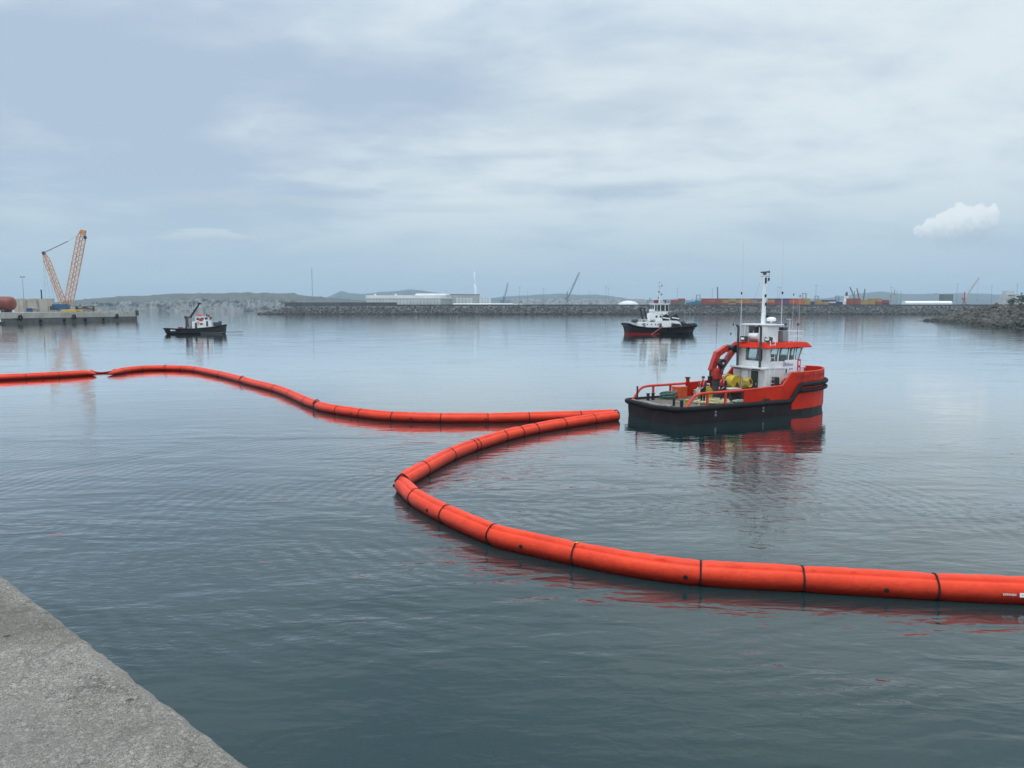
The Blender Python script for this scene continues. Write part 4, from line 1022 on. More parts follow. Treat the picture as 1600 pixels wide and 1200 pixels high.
wh = obj('wheelhouse', prism([(8.8, 3.7), (12.2, 3.9), (12.8, 5.1), (8.6, 4.9)], 'y', -1.5, 1.5), tug_white, lb)
for x0, x1, z in ((9.0, 9.8, 4.35), (10.1, 11.0, 4.4), (11.3, 12.1, 4.5)): obj('window', box(((x0 + x1) / 2, -1.52, z), (x1 - x0, .05, .6)), dark_glass, wh)
obj('window', box((11.9, -1.72, 3.0), (.5, .05, 1.6)), dark_glass, lb)
obj('door', box((8.8, -1.72, 2.4), (.6, .05, 1.7)), dark_steel, lb)
obj('cabin_window', box((10.3, -1.72, 2.9), (.8, .05, .5)), dark_glass, lb)
obj('roof', box((10.7, 0, 5.05), (4.4, 3.3, .12)), tug_white, lb)
obj('life_raft', join(cyl((9.3, -.8, 5.5), (10.4, -.8, 5.5), .35, 10)), orange_paint, lb)
obj('red_locker', box((10.2, -1.62, 4.1), (1.1, .3, .7)), mat('bright_red', (.5, .03, .03), .5), lb, bevel=.05)
obj('life_ring', ring((9.3, -1.76, 3.2), .35, .1, 'y', 16, 6), orange_paint, lb)
obj('red_locker', box((12.4, -1.4, 5.3), (.7, .6, .6)), mat('bright_red', (.5, .03, .03), .5), lb, bevel=.05)
obj('roof_light', box((11.8, -.5, 5.5), (.3, .3, .9)), dark_steel, lb)
obj('forward_visor', box((12.9, 0, 4.7), (.35, 2.8, .8)), black_paint, lb)
cj = obj('deck_crane', join(cyl((7.0, -.3, 1.0), (7.0, -.3, 4.2), .42, 10), box((6.9, -.3, 4.6), (1.2, .9, 1.0))), dark_steel, lb)
obj('crane_cab', box((7.2, -.9, 3.0), (.9, .8, 3.2)), mid_grey, cj, bevel=.15)
obj('hydraulic_pack', box((6.0, -.7, 4.9), (.7, .8, .9), ry=.3), dark_steel, cj, bevel=.1)
obj('crane_base_cover', box((6.4, -.3, 3.4), (1.1, 1.2, 2.8)), mat('hatch_brown', (.10, .07, .075), .6), cj, bevel=.1)
obj('crane_arm', beam((7.3, -.3, 4.9), (9.8, -.3, 8.8), .5, .6, .34, .4), black_paint, cj)
obj('arm_head', box((9.9, -.3, 8.95), (.9, .4, .5)), black_paint, cj)
obj('antenna', cyl((7.9, -.1, 4.9), (7.85, -.1, 10.3), .06, 6, .03), tug_white, lb)
obj('bow_crates', join(box((14.5, .2, 2.8), (2.0, 1.8, 1.1)), box((15.4, -.3, 2.9), (1.0, 1.0, 1.6))), dark_steel, lb, bevel=.1)
obj('stern_gear', box((4.5, -.5, 1.6), (1.4, 1.2, .8)), mat('maroon', (.22, .02, .03), .5), lb, bevel=.1)
obj('stern_gear', box((6.0, .3, 1.9), (.5, .6, 1.1), ry=.5), dark_steel, lb)
_m = Matrix.Translation(A_) @ Matrix.Rotation(lb.rotation_euler.z, 4, 'Z')
pb = thing('punt', 'low dark punt with a pole, floating ahead of the small black workboat', 'punt', _m @ Vector((12.5, -3.3, 0)), lb.rotation_euler.z)
obj('hull', prism([(-2.2, .05), (3.4, .05), (4.2, .38), (-2.5, .45)], 'y', -.7, .7), dark_steel, pb)
obj('pole', cyl((2.8, 0, .42), (9.4, 0, .50), .10, 6), dark_steel, pb)

# ------------------------------------------------------------------ quay with the lattice crane on the left
QX, QY0, QY1, QT = -256.5, 150, 509, 5.75
fq = thing('far_quay', 'long concrete quay with the lattice crane, weathered and dark below the tide line', 'quay', (QX, QY1, 0))
obj('quay_deck', box((-60, -(QY1 - QY0) / 2, QT - 1.5), (120, QY1 - QY0, 3.0)), concrete_far, fq)
obj('tidal_wall', box((-60.3, -(QY1 - QY0) / 2, 1.4), (120, QY1 - QY0 - .6, 2.75 * 1.9)), concrete_dark, fq)
obj('end_bollard', cyl((.4, -1.5, 3.4), (.4, -1.5, 6.9), 1.1, 10), dark_steel, fq)
for px in (33, 117, 184):
    Y = QX / ((px - 800) / FPX) * 1.0; obj('tyre_fender', ring((.7, Y - QY1, 3.1), 1.15, .42, 'x', 18, 8), rubber, fq, smooth=True)
for px in (66, 103, 136, 164):
    Y = QX / ((px - 800) / FPX); obj('wall_ladder', box((.25, Y - QY1, 1.2), (.5, 1.6, 1.6)), rubber, fq)
# crawler crane
Yc = 478; cb = at(106, 486, Yc); cb.z = QT
ck = thing('crawler_crane', 'tall orange lattice crawler crane with a steep boom and leaning mast', 'crane', cb)
def loc(px, py): p = at(px, py, Yc); return p - cb
def lattice(p, q, wd, n, name, parent, mm, r=.22, ends=(.35, 1, 1, .5)):
    p, q = Vector(p), Vector(q); d = (q - p); a, b = frame_of(d); S = []
    def cor(t, k):
        wk = ends[0] + (ends[1] - ends[0]) * min(1, t / .12) if t < .5 else ends[3] + (ends[2] - ends[3]) * min(1, (1 - t) / .10)
        s1, s2 = ((-1, -1), (1, -1), (1, 1), (-1, 1))[k]; return p + d * t + a * s1 * wd / 2 * wk + b * s2 * wd / 2 * wk
    for k in range(4): S.append(tube([cor(i / n, k) for i in range(n + 1)], r * 1.5, 5))
    for i in range(n):
        for k in range(4):
            k2 = (k + 1) % 4; c0, c1 = (k, k2) if i % 2 else (k2, k)
            S.append(cyl(cor(i / n, c0), cor((i + 1) / n, c1), r * .7, 4))
    return obj(name, join(*S), mm, parent, kind='stuff')
obj('crawler_track', box((2.2, -2.6, .8), (9.0, 1.6, 1.6)), mat('crane_yellow', (.55, .38, .08), .6), ck, bevel=.3)
obj('crawler_track', box((2.2, 3.6, .8), (9.0, 1.6, 1.6)), mat('crane_yellow', (.55, .38, .08), .6), ck, bevel=.3)
obj('machinery_house', box((-4.2, 0, 3.4), (9.0, 4.6, 3.4)), blue_paint, ck, bevel=.15)
obj('counterweight', box((-8.6, 0, 2.6), (2.6, 5.4, 2.6)), dark_steel, ck, bevel=.1)
obj('cab', box((1.6, -2.2, 3.2), (2.2, 1.6, 2.4)), blue_paint, ck, bevel=.1)
lattice(loc(106, 480), loc(129, 361), 3.7, 30, 'main_boom', ck, lattice_orange, .21)
lattice(loc(101, 480), loc(70, 398), 2.7, 24, 'derrick_mast', ck, lattice_orange, .18, ends=(.5, 1, 1, .35))
obj('boom_head', box(loc(130, 363), (3.0, 2.0, 3.2), ry=.2), lattice_orange, ck, bevel=.3)
obj('hook_block', box(loc(133, 371), (1.8, 1.2, 1.8)), dark_steel, ck, bevel=.3)
obj('mast_head', box(loc(68.5, 396), (1.8, 1.4, 2.4), ry=-.3), dark_steel, ck, bevel=.2)
obj('pendant_bar', tube([loc(70, 394), loc(106, 377)], .32, 6), mid_grey, ck)
obj('boom_pendant', tube([loc(106, 377), loc(128, 364)], .07, 5), mid_grey, ck)
for (x0, x1) in ((67, 72), (67.5, 80), (72, 86), (73, 92)): obj('luffing_rope', tube([loc(x0, 400), loc(x1, 478)], .07, 4), mid_grey, ck)
# things on that quay
def on_quay(px, Y): p = at(px, 487, Y); p.z = QT; return p
tk = thing('storage_tank', 'rust-red horizontal cylindrical tank lying on cradles at the quay', 'tank', on_quay(24, 420))
prof = [(.2, 0)] + [(3.95 * math.sin(a), -2.6 + 2.6 * math.cos(a)) for a in [R(k) for k in (12, 25, 40, 55, 70, 90)]] + [(3.95, -40), (.2, -42)]
obj('shell', lathe(prof, (0, 0, 5.0), 28, 'x'), tank_red, tk, smooth=True)
for x in (-5, -14, -24): obj('cradle', box((x, 0, .9), (2.0, 6.5, 1.8)), concrete_dark, tk)
wl = thing('retaining_wall', 'pale concrete block wall standing between the tank and the crane', 'wall', on_quay(24, 485))
p2 = on_quay(85, 485) - on_quay(24, 485)
for k in range(8):
    x0 = p2.x * k / 8; obj('wall_panel', box((x0 + p2.x / 16, .12 * (k % 3), 4.3 + .25 * math.sin(k * 2.2)), (p2.x / 8 - .12, 2.0, 8.6)), wall_beige, wl, bevel=.05)
obj('buttress', prism([(12.5, 0), (16.5, 0), (14.8, 8.6), (13.8, 8.6)], 'y', -2.2, -1.1), wall_beige, wl)
for k, (x, s_) in enumerate(((9.2, (3.0, 2.4)), (12.8, (2.2, 2.2)))):
    c_ = thing('site_container', ('small blue-grey cabin at the foot of the concrete wall', 'dark grey cabin right of the small blue-grey cabin by the wall')[k], 'cabin', on_quay(24, 470) + Vector((x, 0, 0)))
    obj('cabin_body', box((0, 0, 1.3), (s_[0], 2.4, s_[1])), blue_paint if k == 0 else mid_grey, c_, bevel=.05)
    obj('roof', box((0, 0, s_[1] + .16), (s_[0] + .1, 2.5, .1)), light_grey, c_)
    obj('window', box((0, -1.22, 1.6), (.9, .05, .7)), dark_glass, c_)
def lamp_mast(base, h, label, heads=4, r=.22, m_=mid_grey):
    t = thing('lamp_mast', label, 'lamp mast', base, group='tall lamp masts around the harbour')
    obj('pole', cyl((0, 0, 0), (0, 0, h), r, 6, r * .55), m_, t)
    obj('lamp_ring', box((0, 0, h), (heads * .75, .8, .28)), m_, t)
    for s_ in (-1, 1): obj('lamp_head', box((s_ * heads * .28, 0, h + .42), (.8, .7, .5)), m_, t)
    return t
lamp_mast(on_quay(38.5, 520), 24, 'lone thin lamp mast behind the rust-red tank')
t = thing('vent_stack', 'short dark post rising above the concrete wall left of the crane', 'post', on_quay(66.5, 492))
obj('pipe', cyl((0, 0, 0), (0, 0, 14.2), .42, 8), dark_steel, t); obj('cap', cyl((0, 0, 14.2), (0, 0, 14.6), .6, 8), dark_steel, t)
t = thing('gangway', 'long dark steel gangway lying on the quay right of the crane', 'gangway', on_quay(120, 500))
obj('deck_beam', box((5.6, 0, 3.7), (12.5, 1.4, .4)), dark_steel, t); obj('handrail', box((5.6, -.7, 4.4), (12.5, .08, .08)), dark_steel, t)
for x in (0, 11.4): obj('trestle', box((x, 0, 1.75), (.7, 1.4, 3.5)), dark_steel, t)
t = thing('spoil_heap', 'grey-brown heap of rubble behind the gangway on the quay', 'rubble heap', on_quay(132, 503))
def heap(L_, W_, H_, seed, nx=26, ny=10):
    V = []; F = []
    for i in range(nx):
        for j in range(ny):
            u, v_ = i / (nx - 1) * 2 - 1, j / (ny - 1) * 2 - 1
            h = max(0, (1 - u * u)) ** .7 * max(0, (1 - v_ * v_)) ** .8 * H_ * (1 + .35 * mnoise.noise(Vector((u * 3, v_ * 2, seed))))
            V.append((u * L_ / 2, v_ * W_ / 2, h + mnoise.noise(Vector((u * 9, v_ * 6, seed))) * .25 * (1 - u * u)))
    for i in range(nx - 1):
        for j in range(ny - 1): a = i * ny + j; F.append((a, a + 1, a + ny + 1, a + ny))
    return V, F
obj('heap', heap(24, 8, 4.2, 3), mat('rubble', (.20, .19, .175), .95, var=.35, vscale=.8), t)
t = thing('moored_launch', 'small white launch moored under the quay wall at the left edge', 'launch', (QX + 2.6, 366, 0), R(90))
obj('hull', prism([(-4, .1), (3.5, .1), (4.6, 1.3), (-4.2, 1.2)], 'y', -1.3, 1.3), tug_black, t)
obj('cabin', prism([(-2.0, 1.2), (1.6, 1.2), (1.1, 3.2), (-2.0, 3.3)], 'y', -1.0, 1.0), tug_white, t)
obj('window', box((-.2, -1.02, 2.6), (2.2, .05, .6)), dark_glass, t)

# ------------------------------------------------------------------ rocks
ICO = None
def ico():
    global ICO
    if ICO is None:
        bm = bmesh.new(); bmesh.ops.create_icosphere(bm, subdivisions=1, radius=1.0)
        ICO = ([v.co.copy() for v in bm.verts], [tuple(v.index for v in f.verts) for f in bm.faces]); bm.free()
    return ICO
def rock_field(name, spots, m_, parent, seed, label=None):
    rnd = random.Random(seed); V = []; F = []; iv, if_ = ico()
    for p, s_ in spots:
        o = len(V); e = Euler((rnd.uniform(0, 6), rnd.uniform(0, 6), rnd.uniform(0, 6))).to_matrix()
        ax = Vector((rnd.uniform(.7, 1.4), rnd.uniform(.6, 1.1), rnd.uniform(.5, .9)))
        for q in iv:
            k = Vector((q.x * ax.x, q.y * ax.y, q.z * ax.z)); mx = max(abs(k.x), abs(k.y), abs(k.z))
            k = k * (.55 + .45 * .8 / max(.3, mx)) * rnd.uniform(.82, 1.15)
            V.append(p + e @ k * s_)
        F += [tuple(i + o for i in f) for f in if_]
    return obj(name, (V, F), m_, parent, kind='stuff', label=label)
rock_far = make_rock('rock_far', (.035, .036, .035), (.20, .195, .18), (.075, .072, .066), .05, wet_shade=2.3)
rock_near = make_rock('rock_near', (.030, .031, .028), (.13, .125, .112), (.048, .050, .038), .10, wet_shade=2.0)

# long rubble breakwater
YB = 1206
bw = thing('breakwater', 'long grey rubble breakwater with a dark parapet wall across the harbour', 'breakwater', (0, YB, 0))
xL, xR = (412 - 800) / FPX * YB, 980
def bw_top(x): return 13.2 - 9.5 * max(0, min(1, (xL + 46 - x) / 46)) ** 1.2
V = []; F = []; xs = [xL + (xR - xL) * i / 300 for i in range(301)]
for x in xs:
    h = bw_top(x); V += [(x, 1, -2.5), (x, 25 * (h / 13.2), h - 1.2), (x, 40, h - 1.2), (x, 62, -2.5)]
for i in range(300):
    for j in range(3): a = i * 4 + j; F.append((a, a + 1, a + 5, a + 4))
obj('core_mound', (V, F), make_rock('core_dark', (.06, .06, .055), (.08, .08, .075), (.05, .05, .045), .05), bw)
rnd = random.Random(4); spots = []
x = xL - 6
while x < xR:
    h = bw_top(x)
    for row in range(8):
        t_ = (row + rnd.uniform(-.35, .35)) / 7
        if t_ * h > h + .2: continue
        z = -1.0 + t_ * (h + .6); spots.append((Vector((x + rnd.uniform(-1.5, 1.5), 1.0 + 24 * t_ * (h / 13.2) + rnd.uniform(-1, 1), z)), rnd.choice((rnd.uniform(1.1, 2.0), rnd.uniform(1.8, 3.1)))))
    x += 3.0
rock_field('armour_stones', spots, rock_far, bw, 5, 'grey armour stones of the breakwater slope')
parapet_m = mat('parapet', (.075, .08, .082), .9, var=.3, vscale=.05, streak=((.13, .13, .125), .1, .5))
x1, x2 = (447 - 800) / FPX * (YB + 27), (621 - 800) / FPX * (YB + 27)
obj('parapet', box(((x1 + x2) / 2, 27.5, 16.4), (x2 - x1, 3, 6.8)), parapet_m, bw)
obj('parapet', box(((x2 + xR) / 2, 28, 14.6), (xR - x2, 3, 3.6)), parapet_m, bw)
obj('beacon_post', join(cyl((x1 + 1, 29, 12), (x1 + 1, 29, 25), .5, 8), cyl((x1 + 1, 29, 25), (x1 + 1, 29, 26), .9, 8)), mid_grey, bw)
plat = sheet('harbour_platform', -430, 1500, YB + 45, 2300, 9.0, concrete_dark)

# armoured bank on the right
bank = thing('rock_bank', 'dark armoured rock bank sloping into the water at the right edge', 'rock bank')
bl = [Vector((296, 500, 0)), Vector((262, 478, 0)), on_z(1449, 502.5), on_z(1497, 506.6), on_z(1544, 511), on_z(1600, 513.6), Vector((172, 215, 0)), Vector((158, 160, 0))]
bp, _l = smooth_path(bl, 90)
def bank_pt(i, t_):
    p = bp[i]; d = bp[min(i + 1, 89)] - bp[max(i - 1, 0)]; nrm = Vector((-d.y, d.x, 0)).normalized()
    if nrm.x < 0: nrm = -nrm
    if i < 22: nrm = Vector((.90, -.42, 0)).normalized()
    s_ = i / 89; top = 8.9 * min(1, .42 + s_ * 2.6)
    return p + nrm * (27 * t_) + Vector((0, 0, -1.5 + (top + 1.5) * min(1.0, t_ * 1.02)))
V = []; F = []
ts = [0, .15, .3, .45, .6, .75, .9, 1.0]
for i in range(90):
    for t_ in ts: V.append(bank_pt(i, t_) - Vector((0, 0, .5)))
    q = bank_pt(i, 1.0); V.append(q + Vector((90, -10, .2)))
n9 = len(ts) + 1
for i in range(89):
    for j in range(n9 - 1): a = i * n9 + j; F.append((a, a + 1, a + n9 + 1, a + n9))
obj('earth_core', (V, F), bpy.data.materials['core_dark'], bank)
spots = []; rnd = random.Random(8)
for i in range(88):
    for row in range(15):
        for rep in range(3):
            t_ = min(1.02, max(0, (row + rnd.uniform(-.5, .5)) / 14)); w_ = rnd.random()
            spots.append((bank_pt(i, t_).lerp(bank_pt(i + 1, t_), w_) + Vector((0, 0, rnd.uniform(-.3, .2))), rnd.choice((rnd.uniform(.5, 1.0), rnd.uniform(.9, 2.1)))))
rock_field('armour_stones', spots, rock_near, bank, 9, 'dark weed-grown armour stones of the bank')

# ------------------------------------------------------------------ harbour buildings behind the breakwater
GZ = 9.0
def gp(px, Y): p = at(px, 480, Y); p.z = GZ; return p
def hz(py, Y, px=800): return at(px, py, Y).z - GZ
clad_white = mat('cladding_white', (0.60, 0.62, 0.61), .6, var=.08, vscale=.05)
clad_grey = mat('cladding_grey', (0.40, 0.42, 0.42), .6, var=.12, vscale=.05)
clad_line = mat('cladding_line', (0.17, 0.19, 0.20), .6)
roof_white = mat('roof_white', (0.78, 0.79, 0.78), .5, var=.06, vscale=.03)
Yw = 1300
wb = thing('warehouse', 'very long white warehouse with gridded front on the breakwater', 'warehouse', gp(573, Yw))
L1 = gp(689, Yw).x - gp(573, Yw).x; L2 = gp(709, Yw).x - gp(573, Yw).x; hw_ = hz(466.5, Yw); hr = hz(461.2, Yw)
obj('front_wall', prism([(0, 0), (L1, 0), (L2, 46), (0, 46)], 'z', 0, hw_), clad_grey, wb)
obj('roof', prism([(-1, -1), (L1 + 1, -1), (L2 + 1.5, 46), (-1, 46)], 'z', hw_ + .02, hr), roof_white, wb)
for k in range(22):
    x = L1 * (k + .5) / 22; obj('wall_panel', box((x, -.25, hw_ * .30), (L1 / 22 - .9, .4, hw_ * .50)), clad_white, wb); obj('wall_panel', box((x, -.25, hw_ * .78), (L1 / 22 - .9, .4, hw_ * .38)), clad_white, wb)
for k in range(4): obj('roof_vent', box((14 + k * 36, 6, hr + 1.2), (3, 3, 2.4)), roof_white, wb)
obj('raised_roof', box((L1 * .88, 26, hr + 1.6), (58, 24, 3.2)), roof_white, wb)
Y2 = 1330
t = thing('warehouse', 'grey flat-roofed hall with pale panels right of the long white warehouse', 'warehouse', gp(704, Y2))
L_ = gp(748.5, Y2).x - gp(704, Y2).x; h_ = hz(460.5, Y2)
obj('hall', box((L_ / 2, 15, h_ / 2), (L_, 30, h_)), clad_grey, t); obj('roof', box((L_ / 2, 15, h_ + .5), (L_ + 1, 31, 1.0)), clad_line, t)
for k in range(5): obj('wall_panel', box((L_ * (.30 + .075 * k * 1.6) - 3, -.3, h_ * .50), (L_ * .095, .5, h_ * .56)), clad_white, t)
t = thing('shed', 'small square pale shed between the grey hall and the cranes', 'shed', gp(749, 1325)); L_ = gp(767, 1325).x - gp(749, 1325).x; h_ = hz(465.2, 1325)
obj('walls', box((L_ / 2, 6, h_ / 2), (L_, 12, h_)), mat('pale_blue', (.66, .71, .72), .6), t); obj('roof', box((L_ / 2, 6, h_ + .3), (L_ + .6, 12.6, .6)), roof_white, t)
for k in range(3): obj('panel_joint', box((L_ * (k + 1) / 4, -.12, h_ / 2), (.5, .2, h_ * .9)), clad_line, t)
t = thing('storage_shed', 'long very low bright white roof just behind the parapet', 'shed', gp(708, 1290)); L_ = gp(802, 1290).x - gp(708, 1290).x; h_ = hz(474.2, 1290)
obj('roof', prism([(0, 0), (9, 0), (9, h_ * .9), (4.5, h_), (0, h_ * .9)], 'x', 0, L_), roof_white, t)
obj('door', box((L_ * .5, -.2, 3), (6, .3, 6)), clad_line, t)
t = thing('tent_row', 'cluster of small white rounded tents right of the low white roof', 'tents', gp(803, 1288))
for k in range(5):
    hh = hz(474.6 + (k % 3) * .5, 1288); obj('tent', lathe([(3.2, 0), (3.0, hh * .6), (2.0, hh * .88), (.4, hh)], (1.6 + k * 3.4, 2, 0), 12), roof_white, t, smooth=True)
t = thing('steam_plume', 'thin white steam plume rising behind the grey hall', 'steam')
pb_ = at(744, 466, 1372); V = []; F = []
path = [at(744, 464, 1372), at(743.2, 456, 1372), at(742.2, 447, 1372), at(741.5, 438, 1372), at(741, 430, 1372), at(741.4, 424, 1372)]
st_m = bpy.data.materials.new('steam'); st_m.use_nodes = True; _t = NT(st_m.node_tree); _o = _t.node('ShaderNodeOutputMaterial')
_d = _t.node('ShaderNodeBsdfDiffuse'); _d.inputs['Color'].default_value = (.95, .95, .95, 1); _tl = _t.node('ShaderNodeBsdfTranslucent'); _tl.inputs['Color'].default_value = (.95, .95, .95, 1)
_ad = _t.node('ShaderNodeAddShader'); _t.l.new(_d.outputs[0], _ad.inputs[0]); _t.l.new(_tl.outputs[0], _ad.inputs[1])
_tr = _t.node('ShaderNodeBsdfTransparent'); _mx = _t.node('ShaderNodeMixShader')
_lw = _t.node('ShaderNodeLayerWeight'); _lw.inputs[0].default_value = .5
_nz = _t.noise(_t.node('ShaderNodeTexCoord').outputs['Object'], .10, 4, .6)
t_f = _t.m('MULTIPLY', _t.m('SUBTRACT', 1.0, _lw.outputs['Facing']), .22)
_t.l.new(_t.m('MULTIPLY', _t.step(_nz, .36, .66), t_f), _mx.inputs[0]); _t.l.new(_tr.outputs[0], _mx.inputs[1]); _t.l.new(_ad.outputs[0], _mx.inputs[2]); _t.l.new(_mx.outputs[0], _o.inputs[0])
obj('plume', tube(smooth_path(path, 14)[0], [3.4, 3.6, 3.4, 3.2, 3.0, 2.8, 2.6, 2.5, 2.4, 2.2, 2.0, 1.8, 1.5, 1.0], 12), st_m, t)
t = thing('salt_dome', 'low white domed store behind the breakwater, left of the black and white tug', 'dome', gp(981.5, 1330))
Rd = (gp(999, 1330).x - gp(964, 1330).x) / 2; hd = hz(469.8, 1330)
obj('shell', lathe([(Rd, 0), (Rd * .99, hd * .42), (Rd * .80, hd * .72), (Rd * .5, hd * .92), (Rd * .2, hd * .99), (.3, hd)], (0, 0, 0), 24), mat('dome_white', (.60, .63, .62), .6), t, smooth=True)
obj('vent', cyl((0, 0, hd), (0, 0, hd + .8), 1.2, 8), light_grey, t)
t = thing('storage_shed', 'long low bright white shed near the right end of the breakwater', 'shed', gp(1415, 1270)); L_ = gp(1488, 1270).x - gp(1415, 1270).x; h_ = hz(470.3, 1270)
obj('roof', prism([(0, 0), (14, 0), (14, h_ * .8), (11, h_ * .97), (7, h_), (3, h_ * .97), (0, h_ * .8)], 'x', 0, L_), mat('shed_white', (.82, .83, .82), .5, var=.03), t)
obj('door', box((L_ * .45, -.2, 2.5), (8, .3, 5)), clad_line, t)
t = thing('silo_block', 'grey-green block building above the long low white shed', 'building', gp(1474, 1420)); L_ = gp(1488.5, 1420).x - gp(1474, 1420).x; h_ = hz(460, 1420)
obj('walls', box((L_ / 2, 8, h_ / 2), (L_, 16, h_)), mat('block_grey', (.16, .20, .21), .7), t); obj('roof', box((L_ / 2, 8, h_ + .4), (L_ + .6, 16.6, .8)), clad_grey, t)
for k in range(3): obj('panel_joint', box((L_ / 2, -.15, h_ * (.4 + .18 * k)), (L_ * .96, .2, .5)), clad_line, t)
# white ship bridge
t = thing('cargo_ship', 'white bridge of a moored ship showing behind red containers', 'ship', gp(1313, 1500))
S_ = (gp(1323, 1500).x - gp(1313, 1500).x) / 10
obj('bridge_block', box((6 * S_, 5, hz(470, 1500) / 2), (11 * S_, 10, hz(470, 1500))), tug_white, t)
obj('bridge_tower', box((10.5 * S_, 5, hz(462, 1500) / 2), (4 * S_, 9, hz(462, 1500))), tug_white, t)
obj('funnel', prism([(9 * S_, hz(462, 1500)), (11.6 * S_, hz(462, 1500)), (11 * S_, hz(456, 1500)), (10.2 * S_, hz(456, 1500))], 'y', 2, 7), black_paint, t)
obj('hull', box((40 * S_, 12, 3), (150, 16, 6)), blue_paint, t)
# containers
CC = {'rust red': (.30, .075, .050), 'orange': (.55, .13, .045), 'ochre': (.40, .27, .09), 'dark blue': (.035, .055, .14), 'green': (.10, .19, .16), 'purple': (.17, .06, .15), 'brown': (.20, .10, .06), 'grey green': (.23, .28, .25), 'white': (.65, .65, .64), 'bright blue': (.05, .18, .30)}
CM = {k: mat('container_' + k.replace(' ', '_'), v, .6, var=.15, vscale=.15) for k, v in CC.items()}
def cont_mesh(L_=12.0):
    S = [box((0, 0, 1.3), (L_, 2.44, 2.55))]
    for k in range(12): S.append(box((-L_ / 2 + L_ * (k + .5) / 12, -1.235, 1.3), (L_ / 26, .08, 2.2)))
    return join(*S)
_cv = cont_mesh(); CME = {}
for k in CM:
    me = bpy.data.meshes.new('shipping_container'); me.from_pydata([tuple(p) for p in _cv[0]], [], _cv[1]); me.materials.append(CM[k]); CME[k] = me
TIER = ('bottom', 'second', 'third', 'fourth', 'fifth'); ORD = ('first', 'second', 'third', 'fourth', 'fifth', 'sixth', 'seventh')
def stack_row(px0, cols, Y, where, z0=hz(476.6, 1290)):
    """cols: one list of colours per column, bottom tier first"""
    b0 = gp(px0, Y)
    for c_, tiers in enumerate(cols):
        for k, cn in enumerate(tiers):
            if not cn: continue
            o = bpy.data.objects.new('shipping_container', CME[cn]); col.objects.link(o)
            o.location = b0 + Vector((6.1 + c_ * 12.35, random.uniform(-.3, .3), z0 + k * 2.62))
            setp(o, f'{cn} container, {TIER[k]} tier, {ORD[c_]} column of {where}', 'container', 'containers stacked behind the breakwater')
    # stacks stand on the yard: supports below the parapet line
r_, og, oc, db, gn, pu, br, gg, wt, bb = CC.keys()
YC = 1290
zb = 0.0
def full(top): # two hidden lower tiers stand behind the parapet
    return top
stack_row(1048, [[br, r_, r_], [gn, gn, r_, r_]], YC, 'row left of blue carrier', 7.7)
stack_row(1095, [[r_, r_, r_, r_], [br, r_, og, r_], [br, r_, r_, r_]], YC, 'row left of dark leaning post', 7.7)
stack_row(1127, [[r_, oc, oc, br], [oc, br, oc, oc], [r_, oc, oc, br], [r_, oc, og, oc], [r_, gg, gg, r_], [br, gg, r_, br]], YC, 'row left of workboat mast', 7.7)
stack_row(1199, [[r_, og, oc, r_], [r_, r_, pu, db], [pu, pu, pu, db], [r_, og, og, r_], [og, og, og, og], [oc, oc, oc, oc]], YC, 'row right of workboat mast', 7.7)
stack_row(1261, [[db, db], [oc, oc, oc], [oc, oc, db], [db, wt, db], [db, db]], YC + 8, 'low row left of white bridge', 7.7)
stack_row(1322, [[r_, r_, r_, r_], [r_, r_, r_, br], [oc, oc, oc], [oc, oc, oc, oc], [r_, r_, oc, oc], [db, r_, r_]], YC, 'rightmost row of containers', 7.7)
yard = obj('container_yard', prism([(gp(1030, YC).x, 0), (gp(1400, YC).x, 0), (gp(1400, YC).x, 60), (gp(1030, YC).x, 60)], 'z', GZ + .1, GZ + 7.68), concrete_dark, kind='structure')
yard.location = (0, YC - 6, 0)
# straddle carriers and cranes
def straddle(px, Y, ytop, wpx, label, m_):
    b_ = gp(px, Y); h_ = hz(ytop, Y); W_ = wpx * Y / FPX
    t = thing('straddle_carrier', label, 'straddle carrier', b_, group='straddle carriers among the containers')
    for sx in (-1, 1):
        for sy in (-2, 2): obj('leg', beam((sx * W_ / 2, sy, 0), (sx * W_ * .34, sy, h_), .55, .55), m_, t)
        obj('side_sill', box((sx * W_ / 2, 0, 1.0), (1.0, 6, 1.2)), m_, t)
    obj('top_beam', box((0, 0, h_), (W_ * .8, 5, .7)), m_, t)
    obj('spreader', box((0, 0, h_ * .72), (W_ * .62, 3, .4)), dark_steel, t)
    return t
sblue = mat('straddle_blue', (.09, .20, .29), .6)
straddle(1090.5, 1300, 461, 7.5, 'blue straddle carrier beside the red and green containers', sblue)
straddle(1256, 1305, 458.5, 7.5, 'grey-blue straddle carrier right of the red and purple containers', mat('straddle_grey', (.12, .17, .21), .6))
straddle(1275.5, 1312, 462.5, 6, 'straddle carrier above the low blue and ochre containers', mat('straddle_grey', (.12, .17, .21), .6))
straddle(1307.5, 1312, 462.5, 6, 'straddle carrier just left of the white ship bridge', sblue)
t = thing('barge', 'low blue barge-like block beside the blue straddle carrier', 'barge', gp(1073, 1292)); L_ = gp(1094, 1292).x - gp(1073, 1292).x; h_ = hz(471.5, 1292)
obj('block', prism([(0, 0), (L_, 0), (L_, h_ * 1.1), (L_ * .6, h_), (0, h_ * .9)], 'y', 0, 8), CM['bright blue'], t); obj('coaming', box((L_ * .8, 4, h_ + 1), (L_ * .3, 6, 2.2)), CM['bright blue'], t)
t = thing('leaning_post', 'dark leaning post standing above the rust red containers', 'post', gp(1122, 1330)); obj('post', beam((0, 0, 0), at(1121, 448.5, 1330) - gp(1122, 1330), 1.5, 1.5), dark_steel, t); obj('base', box((0, 0, 1), (4, 4, 2)), dark_steel, t)
